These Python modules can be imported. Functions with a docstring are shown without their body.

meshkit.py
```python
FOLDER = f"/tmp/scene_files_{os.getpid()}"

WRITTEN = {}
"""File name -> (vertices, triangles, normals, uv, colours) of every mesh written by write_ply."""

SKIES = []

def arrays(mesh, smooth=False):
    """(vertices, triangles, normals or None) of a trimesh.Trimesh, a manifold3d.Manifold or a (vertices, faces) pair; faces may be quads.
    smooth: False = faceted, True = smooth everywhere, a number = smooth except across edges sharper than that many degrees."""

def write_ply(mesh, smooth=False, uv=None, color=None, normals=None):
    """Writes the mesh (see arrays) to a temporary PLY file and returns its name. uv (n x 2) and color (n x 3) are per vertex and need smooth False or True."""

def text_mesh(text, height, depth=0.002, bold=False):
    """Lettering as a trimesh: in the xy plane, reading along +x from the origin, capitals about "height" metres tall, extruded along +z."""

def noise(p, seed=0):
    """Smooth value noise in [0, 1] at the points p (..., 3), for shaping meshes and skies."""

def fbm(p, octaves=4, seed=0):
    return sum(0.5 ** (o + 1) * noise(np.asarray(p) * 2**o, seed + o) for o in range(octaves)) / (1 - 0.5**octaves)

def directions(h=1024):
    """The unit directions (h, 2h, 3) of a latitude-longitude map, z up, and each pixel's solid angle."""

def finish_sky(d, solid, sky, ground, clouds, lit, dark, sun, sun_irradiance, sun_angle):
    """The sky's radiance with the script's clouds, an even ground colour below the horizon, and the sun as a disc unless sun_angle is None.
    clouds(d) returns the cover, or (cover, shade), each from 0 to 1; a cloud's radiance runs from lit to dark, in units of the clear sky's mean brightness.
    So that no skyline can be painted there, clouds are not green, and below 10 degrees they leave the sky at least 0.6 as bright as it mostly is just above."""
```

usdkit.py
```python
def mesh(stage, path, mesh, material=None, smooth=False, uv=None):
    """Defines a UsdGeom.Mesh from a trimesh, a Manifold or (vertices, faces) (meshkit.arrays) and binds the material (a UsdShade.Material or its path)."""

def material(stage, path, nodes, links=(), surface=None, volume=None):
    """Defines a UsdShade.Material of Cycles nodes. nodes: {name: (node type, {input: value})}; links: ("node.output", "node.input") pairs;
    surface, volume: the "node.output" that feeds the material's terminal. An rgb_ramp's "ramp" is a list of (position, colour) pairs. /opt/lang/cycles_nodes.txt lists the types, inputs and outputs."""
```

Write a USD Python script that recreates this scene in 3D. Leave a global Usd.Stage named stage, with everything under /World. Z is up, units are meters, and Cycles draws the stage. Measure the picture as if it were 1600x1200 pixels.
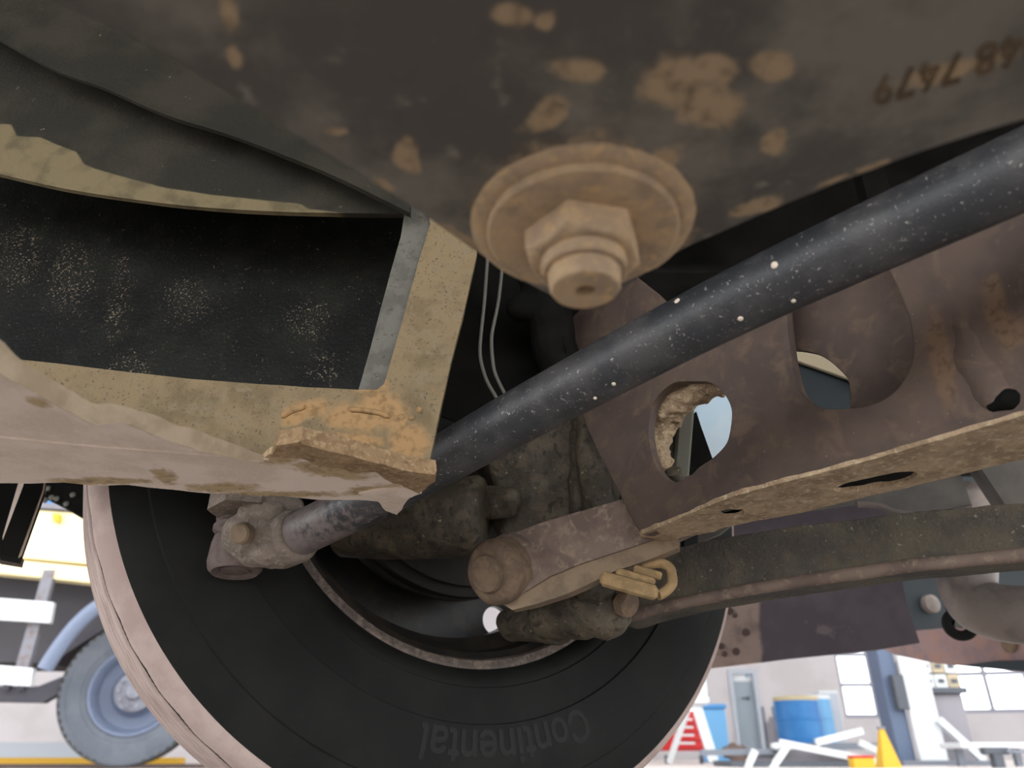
import math, random
import numpy as np, trimesh, manifold3d as m3, usdkit, meshkit
from shapely.geometry import Polygon, Point, LineString
import shapely
from pxr import Usd, UsdGeom, UsdLux, UsdShade, Gf, Sdf, Vt

stage = Usd.Stage.CreateInMemory()
UsdGeom.SetStageUpAxis(stage, 'Z'); UsdGeom.SetStageMetersPerUnit(stage, 1.0)
UsdGeom.Xform.Define(stage, '/World')
# ---------------------------------------------------------------- camera, sky, exposure
F, PITCH, CZ = 1150.0, 0.4641, 0.105
cam = UsdGeom.Camera.Define(stage, '/World/camera')
cam.CreateHorizontalApertureAttr(36.0); cam.CreateVerticalApertureAttr(27.0)
cam.CreateFocalLengthAttr(36.0 * F / 1600)
cam.CreateClippingRangeAttr(Gf.Vec2f(0.02, 300))
cam.CreateFStopAttr(6.0); cam.CreateFocusDistanceAttr(0.72)
cam.AddTranslateOp().Set(Gf.Vec3d(0, 0, CZ)); cam.AddRotateXOp().Set(90 + math.degrees(PITCH))
cam.CreateExposureAttr(0.42)
dome = UsdLux.DomeLight.Define(stage, '/World/daylight')
dome.CreateIntensityAttr(1.0); dome.CreateColorAttr(Gf.Vec3f(0.94, 0.97, 1.0))

RX = np.array([1.0, 0, 0]); UP = np.array([0, -math.sin(PITCH), math.cos(PITCH)]); FW = np.array([0, math.cos(PITCH), math.sin(PITCH)])
C0 = np.array([0, 0, CZ])
def ray(px, py): return RX * ((px - 800) / F) - UP * ((py - 600) / F) + FW
def P(px, py, d): return C0 + ray(px, py) * d                      # a point of the place at depth d along the optical axis
def PY(px, py, y): r = ray(px, py); return C0 + r * (y / r[1])     # ... in the vertical plane Y = y
def PZ(px, py, z): r = ray(px, py); return C0 + r * ((z - CZ) / r[2])
class Pl:
    def __init__(s, p, n):
        s.p = np.array(p, float); s.n = np.array(n, float); s.n /= np.linalg.norm(s.n)
        if (C0 - s.p) @ s.n < 0: s.n = -s.n                        # n looks to the camera's side
        a = np.array([0, 0, 1.0]) if abs(s.n[2]) < .9 else np.array([0, 1.0, 0])
        s.e1 = np.cross(a, s.n); s.e1 /= np.linalg.norm(s.e1); s.e2 = np.cross(s.n, s.e1)
    def hit(s, px, py): r = ray(px, py); return C0 + r * (((s.p - C0) @ s.n) / (r @ s.n))
    def uv(s, px, py): h = s.hit(px, py) - s.p; return (h @ s.e1, h @ s.e2)
    def world(s, u, v, h=0): return s.p + np.outer(u, s.e1) + np.outer(v, s.e2) + np.outer(np.broadcast_to(h, np.shape(u)), s.n)
    def shift(s, h): return Pl(s.p + s.n * h, s.n)
def vplane(pa, pb): d = pb - pa; return Pl(pa, [d[1], -d[0], 0])   # the vertical plane through two points

# ---------------------------------------------------------------- things and parts
used = {}
def numbered(base):
    n = used.get(base, 0); used[base] = n + 1
    return base if n == 0 else f'{base}_{n:03d}'
def tm(m):
    if hasattr(m, 'to_mesh'):
        q = m.to_mesh(); return trimesh.Trimesh(np.array(q.vert_properties[:, :3]), np.array(q.tri_verts), process=False)
    return m
class Thing:
    def __init__(s, name, label=None, cat=None, group=None, kind=None):
        s.name, s.label, s.cat, s.group, s.kind, s.parts = name, label, cat, group, kind, []
    def part(s, name, mesh, mat, smooth=30, label=None, sub=(), mask=None, kind=None):
        e = dict(name=name, mesh=tm(mesh), mat=mat, smooth=smooth, label=label, sub=[], mask=mask, kind=kind)
        s.parts.append(e)
        for q in sub: e['sub'].append(dict(dict(smooth=30, label=None, sub=[], mask=None, kind=None), **{**q, 'mesh': tm(q['mesh'])}))
        return e
    def done(s):
        allv = np.vstack([np.asarray(e['mesh'].vertices) for e in s.parts])
        base = np.array([(allv[:, 0].min() + allv[:, 0].max()) / 2, (allv[:, 1].min() + allv[:, 1].max()) / 2, allv[:, 2].min()])
        path = '/World/' + numbered(s.name)
        if len(s.parts) == 1 and not s.parts[0]['sub'] and s.parts[0]['name'] == s.name:
            m = write(path, s.parts[0], base); UsdGeom.Xformable(m).AddTranslateOp().Set(Gf.Vec3d(*map(float, base))); prim = m.GetPrim()
        else:
            x = UsdGeom.Xform.Define(stage, path); x.AddTranslateOp().Set(Gf.Vec3d(*map(float, base))); prim = x.GetPrim()
            names = {}
            for e in s.parts: place(path, e, base, names)
        for k, v in (('label', s.label), ('category', s.cat), ('group', s.group), ('kind', s.kind)):
            if v: prim.SetCustomDataByKey(k, v)
        return prim
def place(path, e, base, names):
    n = names.get(e['name'], 0); names[e['name']] = n + 1
    p = f"{path}/{e['name']}" + ('' if n == 0 else f'_{n:03d}')
    m = write(p, e, base)
    if e['label']: m.GetPrim().SetCustomDataByKey('label', e['label'])
    if e['kind']: m.GetPrim().SetCustomDataByKey('kind', e['kind'])
    nn = {}
    for q in e['sub']: place(p, q, base, nn)
def write(path, e, base):
    t = e['mesh'].copy(); t.vertices = np.asarray(t.vertices) - base
    m = usdkit.mesh(stage, path, t, e['mat'], smooth=e['smooth'])
    if e['mask'] is not None:
        w = np.array(m.GetPointsAttr().Get()) + base
        UsdGeom.PrimvarsAPI(m).CreatePrimvar('stain', Sdf.ValueTypeNames.FloatArray, 'vertex').Set(Vt.FloatArray.FromNumpy(np.asarray(e['mask'](w), np.float32)))
    return m
def single(name, mesh, mat, label=None, cat=None, group=None, kind=None, smooth=30, mask=None):
    t = Thing(name, label, cat, group, kind); t.part(name, mesh, mat, smooth, mask=mask); return t.done()

# ---------------------------------------------------------------- shapes
def rough(m, amp, scale, seed=0, octaves=3):
    t = tm(m).copy(); v = np.asarray(t.vertices)
    t.merge_vertices(); v = np.asarray(t.vertices)
    d = (meshkit.fbm(v * scale, octaves, seed) - .5) * 2 * amp
    t.vertices = v + np.asarray(t.vertex_normals) * d[:, None]
    return t
def flat(poly, plane, thick, refine=0, holes=(), away=True, grow=0):
    """A plate whose face nearest the camera lies in the plane; thickness goes away from the camera."""
    g = Polygon([plane.uv(*q) for q in poly]).buffer(0)
    for h in holes: g = g.difference(Polygon([plane.uv(*q) for q in h]).buffer(0))
    if grow: g = g.buffer(grow)
    return slab(g, plane, thick, refine, away)
def slab(g, plane, thick, refine=0, away=True):
    polys = []
    for q in getattr(g, 'geoms', [g]):
        polys += [np.array(q.exterior.coords)[:-1]] + [np.array(i.coords)[:-1] for i in q.interiors]
    m = m3.Manifold.extrude(m3.CrossSection([p.tolist() for p in polys], m3.FillRule.EvenOdd), thick)
    if refine: m = m.refine_to_length(refine)
    t = tm(m); v = np.asarray(t.vertices)
    t.vertices = plane.world(v[:, 0], v[:, 1], v[:, 2] - (thick if away else 0))
    return t
def smoothline(pts, n=8):
    pts = np.array(pts, float); k = np.linspace(0, 1, len(pts))
    from scipy.interpolate import PchipInterpolator
    return PchipInterpolator(k, pts)(np.linspace(0, 1, (len(pts) - 1) * n + 1))
def tube(pts, r, n=24, cap=True):
    pts = np.array(pts, float); r = np.broadcast_to(np.asarray(r, float), len(pts))
    tan = np.gradient(pts, axis=0); tan /= np.linalg.norm(tan, axis=1)[:, None]
    a = np.array([0, 0, 1.0]) if abs(tan[0, 2]) < .9 else np.array([1.0, 0, 0])
    u = np.cross(tan[0], a); u /= np.linalg.norm(u); V = []
    ang = np.arange(n) * 2 * np.pi / n
    for p, t, rr in zip(pts, tan, r):
        u = u - t * (u @ t); u /= np.linalg.norm(u); w = np.cross(t, u)
        V.append(p + rr * (np.cos(ang)[:, None] * u + np.sin(ang)[:, None] * w))
    V = np.vstack(V); f = []
    k = len(pts); i = np.arange(n); j = (i + 1) % n
    for q in range(k - 1):
        f += [np.stack([q * n + i, q * n + j, (q + 1) * n + j], 1), np.stack([q * n + i, (q + 1) * n + j, (q + 1) * n + i], 1)]
    f = np.vstack(f)
    if cap:
        V = np.vstack([V, pts[0], pts[-1]]); c = len(V)
        f = np.vstack([f, np.stack([np.full(n, c - 2), j, i], 1), np.stack([np.full(n, c - 1), (k - 1) * n + i, (k - 1) * n + j], 1)])
    return trimesh.Trimesh(V, f, process=False)
def frame_of(ax):
    ax = np.array(ax, float); ax /= np.linalg.norm(ax)
    a = np.array([0, 0, 1.0]) if abs(ax[2]) < .9 else np.array([0, 1.0, 0])
    u = np.cross(a, ax); u /= np.linalg.norm(u); return ax, u, np.cross(ax, u)
def lathe(o, ax, prof, n=48, sides=None):
    """prof: (height along the axis, radius). Closed where the radius is 0."""
    ax, u, w = frame_of(ax); o = np.array(o, float); prof = np.array(prof, float)
    ang = np.arange(n) * 2 * np.pi / n
    ring = np.cos(ang)[:, None] * u + np.sin(ang)[:, None] * w
    V = np.vstack([o + ax * h + ring * r for h, r in prof]); f = []
    i = np.arange(n); j = (i + 1) % n
    for q in range(len(prof) - 1):
        f += [np.stack([q * n + i, q * n + j, (q + 1) * n + j], 1), np.stack([q * n + i, (q + 1) * n + j, (q + 1) * n + i], 1)]
    t = trimesh.Trimesh(V, np.vstack(f), process=False); t.merge_vertices(); t.update_faces(t.nondegenerate_faces()); t.fix_normals()
    return t
def hexnut(o, ax, r, h, rot=0.0, chamf=.15):
    ax, u, w = frame_of(ax)
    cs = m3.CrossSection.circle(r, 6).rotate(rot)
    m = m3.Manifold.extrude(cs, h) ^ m3.Manifold.revolve(m3.CrossSection([[[0, 0], [r * 1.02, 0], [r * 1.02, h - chamf * r], [r * .84, h], [0, h]]]), 48)
    t = tm(m.refine_to_length(r / 5)); v = np.asarray(t.vertices)
    t.vertices = np.array(o) + np.outer(v[:, 0], u) + np.outer(v[:, 1], w) + np.outer(v[:, 2], ax)
    return t
def hull(balls, n=20):
    return m3.Manifold.batch_hull([m3.Manifold.sphere(r, n).translate([float(x) for x in p]) for p, r in balls])
def union(*ms): return m3.Manifold.batch_boolean(list(ms), m3.OpType.Add)
def blob(ms, refine, amp, scale, seed=0, it=6):
    t = tm(union(*ms).refine_to_length(refine)); t.merge_vertices()
    trimesh.smoothing.filter_taubin(t, iterations=it)
    return rough(t, amp, scale, seed)
def box(c, s, yaw=0.0, bevel=0.0):
    s = np.array(s, float)
    if bevel:
        m = m3.Manifold.batch_hull([m3.Manifold.cube((s - 2 * bevel * np.eye(3)[k] * 0 - 2 * bevel * (1 - np.eye(3)[k])).tolist(), True) for k in range(3)])
        t = tm(m)
    else: t = trimesh.creation.box(s)
    t.apply_transform(trimesh.transformations.rotation_matrix(yaw, [0, 0, 1])); t.apply_translation(c); return t
def bar(a, b, w, h, up=(0, 0, 1), bevel=0.0, refine=0):
    """A rectangular bar from a to b, w wide and h high."""
    a, b = np.array(a, float), np.array(b, float); L = np.linalg.norm(b - a); x = (b - a) / L
    y = np.cross(up, x); y /= np.linalg.norm(y); z = np.cross(x, y)
    if bevel:
        k = bevel
        m = m3.Manifold.batch_hull([m3.Manifold.cube([L, w - 2 * k, h - 2 * k], True), m3.Manifold.cube([L - 2 * k, w, h - 2 * k], True), m3.Manifold.cube([L - 2 * k, w - 2 * k, h], True)])
    else: m = m3.Manifold.cube([L, w, h], True)
    if refine: m = m.refine_to_length(refine)
    t = tm(m); v = np.asarray(t.vertices)
    t.vertices = (a + b) / 2 + np.outer(v[:, 0], x) + np.outer(v[:, 1], y) + np.outer(v[:, 2], z)
    return t
def cat(*ms): return trimesh.util.concatenate([tm(m) for m in ms])
def pxproj(w):
    d = np.asarray(w) - C0; z = d @ FW
    return 800 + F * (d @ RX) / z, 600 - F * (d @ UP) / z
def stain_blobs(plane, blobs, gain=1.0):
    """blobs: (px, py, half width px, half height px, slant degrees) where the stain sits on the plane; the stain is stored in the plane's own metres."""
    B = []
    for px, py, rx, ry, sl in blobs:
        c, s = math.cos(math.radians(sl)), math.sin(math.radians(sl))
        o = np.array(plane.uv(px, py)); a = np.array(plane.uv(px + rx * c, py - rx * s)) - o; b = np.array(plane.uv(px + ry * s, py + ry * c)) - o
        B.append((o, np.linalg.inv(np.stack([a, b], 1))))
    def f(w):
        q = np.stack([(w - plane.p) @ plane.e1, (w - plane.p) @ plane.e2], 1); out = np.zeros(len(q))
        for o, M in B:
            r = np.hypot(*(M @ (q - o).T)); out = np.maximum(out, np.clip(1.5 - r, 0, 1))
        return out * gain
    return f
def stain_poly(plane, poly, soft):
    g = Polygon([plane.uv(*p) for p in poly]).buffer(0)
    def f(w):
        q = shapely.points(np.stack([(w - plane.p) @ plane.e1, (w - plane.p) @ plane.e2], 1))
        inside = shapely.contains(g, q); d = shapely.distance(g.exterior, q)
        return np.clip(.5 + np.where(inside, d, -d) / (2 * soft), 0, 1)
    return f

# ---------------------------------------------------------------- materials
ALBEDO = 1.4
def look(name, base, alt=None, dust=None, stain=None, rough=.75, alt_scale=18, alt_at=(.42, .62), dust_scale=160, dust_at=(.62, .70), stain_noise=90, stain_k=.9, stain_at=(.42, .62), stain_dark=.62,
         bump=.25, bump_d=.002, bump_scale=220, spec=.3, metal=0.0, bevel=0.0, distort=0.0, alt2=None):
    base, alt, alt2, dust, stain = (None if c is None else tuple(min(.85, x * ALBEDO) for x in c) for c in (base, alt, alt2, dust, stain))
    N = {'g': ('geometry', {}), 'p': ('principled_bsdf', {'roughness': rough, 'specular_ior_level': spec, 'metallic': metal, 'base_color': base})}; L = []
    last = None
    def layer(key, color, fac):
        nonlocal last
        N['m' + key] = ('mix', {'mix_type': 'mix', 'color1': base, 'color2': color})
        if last: L.append((last, f'm{key}.color1'))
        L.append((fac, f'm{key}.fac')); last = f'm{key}.color'
    def noise_fac(key, scale, at, detail=5, dis=0.0):
        N['n' + key] = ('noise_texture', {'scale': scale, 'detail': detail, 'roughness': .6, 'distortion': dis})
        N['r' + key] = ('map_range', {'range_type': 'smoothstep', 'from_min': at[0], 'from_max': at[1], 'clamp': True})
        L.extend([('g.position', f'n{key}.vector'), (f'n{key}.fac', f'r{key}.value')]); return f'r{key}.result'
    if alt is not None: layer('alt', alt, noise_fac('alt', alt_scale, alt_at, 6))
    if alt2 is not None: layer('altb', alt2, noise_fac('altb', alt_scale * 3.7, (.5, .68), 6, .5))
    if dust is not None: layer('dust', dust, noise_fac('dust', dust_scale, dust_at, 4, distort))
    if stain is not None:
        N['at'] = ('attribute', {'attribute': 'stain'})
        N['sn'] = ('noise_texture', {'scale': stain_noise, 'detail': 5, 'roughness': .65})
        N['s1'] = ('math', {'math_type': 'multiply_add', 'value2': stain_k, 'value3': -.5 * stain_k})
        N['s2'] = ('math', {'math_type': 'add'})
        N['s3'] = ('map_range', {'range_type': 'smoothstep', 'from_min': stain_at[0], 'from_max': stain_at[1], 'clamp': True})
        L.extend([('g.position', 'sn.vector'), ('sn.fac', 's1.value1'), ('s1.value', 's2.value1'), ('at.fac', 's2.value2'), ('s2.value', 's3.value')])
        N['sc'] = ('noise_texture', {'scale': stain_noise * 1.7, 'detail': 4})
        N['scm'] = ('mix', {'mix_type': 'mix', 'color1': stain, 'color2': tuple(x * stain_dark for x in stain)})
        N['scr'] = ('map_range', {'range_type': 'smoothstep', 'from_min': .45, 'from_max': .7, 'clamp': True})
        L.extend([('g.position', 'sc.vector'), ('sc.fac', 'scr.value'), ('scr.result', 'scm.fac')])
        layer('stain', stain, 's3.result'); L.append(('scm.color', 'mstain.color2'))
    if last: L.append((last, 'p.base_color'))
    if bump:
        N['bn'] = ('noise_texture', {'scale': bump_scale, 'detail': 5, 'roughness': .6})
        N['b'] = ('bump', {'strength': bump, 'distance': bump_d})
        L.extend([('g.position', 'bn.vector'), ('bn.fac', 'b.height'), ('b.normal', 'p.normal')])
    if bevel:
        N['bv'] = ('bevel', {'radius': bevel, 'samples': 4})
        L.append(('bv.bevel', 'b.normal' if bump else 'p.normal'))
    return usdkit.material(stage, '/World/Looks/' + name, N, L, surface='p.BSDF')
UsdGeom.Scope.Define(stage, '/World/Looks')
M = {}
M['plate'] = look('dark_plate_paint', (.056, .049, .041), alt=(.118, .103, .083), dust=(.14, .122, .10), stain=(.235, .165, .098), stain_dark=.5, stain_at=(.35, .85), stain_k=1.3, stain_noise=65, rough=.65, alt_scale=14, dust_scale=60, dust_at=(.60, .78), bump=.3, bump_scale=120, bevel=.002)
M['rustcake'] = look('caked_rust_mud', (.29, .205, .125), alt=(.21, .15, .10), alt2=(.33, .22, .115), rough=.9, alt_scale=40, bump=.35, bump_scale=160, bump_d=.003, bevel=.002)
M['stamp'] = look('rusty_stamp', (.055, .036, .02), alt=(.085, .055, .03), rough=.9, alt_scale=120, bump=.2)
M['flange_pink'] = look('dusty_flange_paint', (.58, .48, .405), alt=(.49, .395, .32), stain=(.36, .26, .15), stain_k=1.5, stain_at=(.3, .9), dust=(.60, .51, .44), rough=.85, alt_scale=16, dust_scale=500, dust_at=(.5, .8), bump=.35, bump_scale=420, bump_d=.0015)
M['lip_tan'] = look('tan_dust', (.30, .235, .165), alt=(.24, .185, .125), rough=.9, alt_scale=45, bump=.3, bump_scale=200)
M['delam'] = look('delaminated_rust', (.25, .165, .09), alt=(.17, .105, .055), alt2=(.34, .24, .14), rough=.9, alt_scale=60, bump=.8, bump_scale=180, bump_d=.004)
M['tan'] = look('tan_cab_paint', (.16, .116, .062), alt=(.108, .078, .041), dust=(.06, .047, .03), stain=(.25, .15, .065), stain_at=(.3, .9), rough=.7, alt_scale=22, alt_at=(.42, .68), alt2=(.15, .115, .07), dust_scale=420, dust_at=(.57, .70), bump=.3, bump_scale=250)
M['tan_grey'] = look('greyed_tan_paint', (.10, .093, .078), alt=(.07, .066, .054), dust=(.05, .045, .035), rough=.6, alt_scale=60, dust_scale=200, dust_at=(.6, .7), bump=.25)
M['undercoat'] = look('underseal', (.0135, .0118, .0075), alt=(.024, .0205, .0135), dust=(.13, .115, .085), stain=(.125, .098, .052), stain_noise=25, stain_k=.25, rough=.7, alt_scale=12, dust_scale=130, dust_at=(.68, .76), bump=.5, bump_scale=260)
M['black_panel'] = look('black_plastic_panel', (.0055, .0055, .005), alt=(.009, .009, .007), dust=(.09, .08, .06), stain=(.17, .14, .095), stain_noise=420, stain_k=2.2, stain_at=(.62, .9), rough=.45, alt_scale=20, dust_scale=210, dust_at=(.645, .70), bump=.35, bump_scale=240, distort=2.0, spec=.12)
M['tube'] = look('black_tube_paint', (.019, .0195, .0215), alt=(.038, .036, .036), dust=(.22, .20, .175), stain=(.13, .105, .098), rough=.42, alt_scale=25, dust_scale=330, dust_at=(.62, .70), bump=.4, bump_scale=500, bump_d=.001, spec=.5, distort=.8)
M['spot'] = look('dried_mud_spot', (.48, .40, .32), rough=.9, bump=.2)
M['bracket'] = look('purple_brown_primer', (.084, .058, .046), alt=(.062, .043, .036), alt2=(.102, .071, .05), dust=(.26, .21, .17), stain=(.125, .078, .048), stain_at=(.3, .9), rough=.7, alt_scale=11, dust_scale=260, dust_at=(.70, .76), bump=.35, bump_scale=260, bump_d=.0015, bevel=.002)
M['dirtcake'] = look('caked_road_dirt', (.34, .245, .155), alt=(.23, .16, .10), alt2=(.42, .33, .22), rough=.95, alt_scale=40, bump=1.0, bump_scale=190, bump_d=.005)
M['arm'] = look('dusty_brown_steel', (.15, .108, .085), alt=(.105, .075, .062), alt2=(.20, .15, .11), rough=.8, alt_scale=22, bump=.35, bump_scale=200, bevel=.003)
M['arm_under'] = look('dusty_arm_underside', (.18, .13, .085), alt=(.13, .095, .065), rough=.85, alt_scale=30, bump=.4, bump_scale=180)
M['bolt_rust'] = look('rusty_bolt', (.135, .092, .06), alt=(.095, .065, .045), rough=.85, alt_scale=60, bump=.3, bevel=.002)
M['axle'] = look('dirty_cast_steel', (.085, .072, .052), alt=(.055, .048, .040), dust=(.20, .175, .14), rough=.85, alt_scale=16, dust_scale=200, dust_at=(.62, .72), bump=.8, bump_scale=170, bump_d=.004, bevel=.003)
M['knuckle'] = look('greasy_casting', (.046, .037, .026), alt=(.085, .068, .046), alt2=(.026, .021, .015), dust=(.2, .17, .12), rough=.6, alt_scale=24, dust_scale=120, dust_at=(.64, .74), bump=.6, bump_scale=150, bump_d=.004)
M['joint'] = look('dusty_ball_joint', (.17, .135, .11), alt=(.11, .09, .07), alt2=(.22, .18, .15), rough=.8, alt_scale=50, bump=.5, bump_scale=180, bump_d=.003)
M['boot'] = look('rubber_boot', (.085, .062, .055), alt=(.12, .09, .08), rough=.7, alt_scale=60, bump=.25)
M['ochre'] = look('ochre_dust_metal', (.25, .165, .08), alt=(.18, .12, .06), rough=.8, alt_scale=60, bump=.2, bevel=.002)
M['rubber'] = look('black_rubber', (.0055, .0055, .005), alt=(.008, .008, .007), rough=.7, alt_scale=12, bump=.15, bump_scale=120, spec=.2)
M['tread'] = look('dusty_tread', (.36, .28, .25), alt=(.30, .225, .20), stain=(.012, .011, .010), stain_k=.1, stain_at=(.25, .6), rough=.95, alt_scale=14, bump=.2, bump_scale=300)
M['rubber_text'] = look('raised_rubber', (.0062, .0062, .0057), rough=.65, bump=0)
M['rim'] = look('dark_rim_paint', (.018, .016, .015), alt=(.035, .027, .02), rough=.4, alt_scale=30, bump=.2, spec=.5)
M['flange_rim'] = look('scuffed_rim_edge', (.085, .066, .055), alt=(.16, .12, .10), alt2=(.05, .04, .035), rough=.6, alt_scale=70, bump=.3)
M['drum'] = look('brake_drum_iron', (.012, .011, .010), alt=(.02, .016, .012), rough=.7, alt_scale=20)
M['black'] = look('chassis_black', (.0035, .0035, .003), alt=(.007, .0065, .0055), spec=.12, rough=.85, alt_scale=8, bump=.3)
M['cable'] = look('brake_pipe', (.12, .115, .095), rough=.5, bump=0)
M['guard'] = look('purple_grey_panel', (.075, .06, .068), alt=(.058, .046, .054), dust=(.11, .09, .09), stain=(.21, .155, .13), stain_noise=14, stain_k=.5, rough=.7, alt_scale=6, dust_scale=12, bump=.15)
M['guard_spot'] = look('dark_chip', (.06, .04, .035), rough=.9, bump=0)
M['pipe'] = look('exhaust_steel', (.19, .155, .135), alt=(.12, .10, .09), rough=.5, alt_scale=12, bump=.2, metal=.2)
M['redrail'] = look('red_oxide_rail', (.21, .135, .125), alt=(.16, .11, .11), alt2=(.23, .13, .095), rough=.75, alt_scale=10, bump=.2)
M['greysheet'] = look('grey_sheet', (.10, .088, .075), alt=(.07, .062, .055), rough=.6, alt_scale=9, bump=.15)
M['paleblue'] = look('pale_blue_paint', (.40, .52, .60), alt=(.48, .55, .60), rough=.6, alt_scale=6, bump=0)
M['beige'] = look('beige_paint', (.30, .25, .17), rough=.7, bump=0)
M['slate'] = look('slate_paint', (.013, .018, .021), rough=.6, bump=0)
M['struts'] = look('grey_green_strut', (.12, .118, .092), rough=.7, bump=.2)
# the workshop
ALBEDO = 1.0
M['floor'] = look('concrete_floor', (.74, .68, .64), alt=(.68, .62, .58), rough=.6, alt_scale=1.2, bump=.1, bump_scale=30)
ALBEDO = .75
M['wall'] = look('plaster_wall', (.66, .62, .63), alt=(.60, .56, .56), rough=.9, alt_scale=1.0, bump=0)
M['winframe'] = look('window_frame_paint', (.36, .36, .42), rough=.6, bump=0)
M['doorpaint'] = look('grey_door_paint', (.36, .42, .47), rough=.5, bump=0)
M['doorframe'] = look('door_frame_paint', (.52, .56, .62), rough=.5, bump=0)
M['paper'] = look('white_paper', (.85, .86, .86), rough=.8, bump=0)
M['skyblue_print'] = look('blue_print', (.25, .50, .75), rough=.8, bump=0)
M['drum_blue'] = look('blue_drum_paint', (.03, .19, .50), alt=(.04, .23, .55), rough=.4, alt_scale=4, bump=0)
M['drum_light'] = look('light_blue_drum', (.16, .42, .72), rough=.4, bump=0)
M['lid'] = look('yellowed_lid', (.62, .52, .30), rough=.6, bump=0)
M['white'] = look('white_paint', (.82, .84, .85), rough=.5, bump=0)
M['postblue'] = look('blue_grey_post', (.13, .17, .26), rough=.5, bump=0)
M['greypanel'] = look('grey_panel_paint', (.33, .31, .34), rough=.6, bump=0)
M['darkgrey'] = look('dark_grey_metal', (.10, .11, .13), rough=.5, bump=0)
M['steelgrey'] = look('grey_steel', (.22, .24, .28), rough=.5, bump=0)
M['yellow'] = look('yellow_paint', (.80, .46, .03), rough=.5, bump=0)
M['red'] = look('red_paint', (.62, .03, .03), rough=.45, bump=0)
M['bluebin'] = look('blue_plastic', (.10, .33, .68), rough=.4, bump=0)
M['creamtruck'] = look('pale_yellow_truck_paint', (1.1, .93, .52), rough=.45, bump=0)
M['tarpblue'] = look('blue_tarpaulin', (.08, .27, .60), rough=.6, bump=0)
M['tyre_grey'] = look('dusty_grey_tyre', (.135, .15, .18), alt=(.165, .18, .21), rough=.85, alt_scale=5, bump=0)
M['tyre_dark'] = look('dark_tread_rubber', (.06, .06, .058), alt=(.09, .085, .075), rough=.85, alt_scale=12, bump=0)
M['rim_blue'] = look('blue_grey_rim', (.20, .24, .34), rough=.4, bump=0)
M['hub_grey'] = look('dusty_hub', (.30, .31, .36), alt=(.22, .22, .26), rough=.6, alt_scale=14, bump=0)
M['strutgrey'] = look('galvanised_strut', (.24, .24, .27), alt=(.22, .15, .13), rough=.6, alt_scale=14, alt_at=(.5, .7), bump=0)
M['chassis_far'] = look('far_chassis_grey', (.085, .082, .10), alt=(.10, .095, .105), rough=.7, alt_scale=3, bump=0)
M['brownfloor'] = look('brown_quarry_tile', (.13, .085, .07), alt=(.17, .11, .09), rough=.7, alt_scale=5, bump=0)
M['rust_lump'] = look('brown_rag', (.16, .11, .09), rough=.9, bump=0)
N = {'f': ('fresnel', {'IOR': 1.45}), 't': ('transparent_bsdf', {'color': (.96, .98, 1)}), 'g': ('glossy_bsdf', {'roughness': .03, 'color': (1, 1, 1)}), 'm': ('mix_closure', {})}
M['glass'] = usdkit.material(stage, '/World/Looks/window_glass', N, [('f.fac', 'm.fac'), ('t.BSDF', 'm.closure1'), ('g.BSDF', 'm.closure2')], surface='m.closure')

# ================================================================ THE SETTING
rng = random.Random(7)
single('floor', box((0, 6, -.05), (44, 40, .1)), M['floor'], kind='structure')
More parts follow.
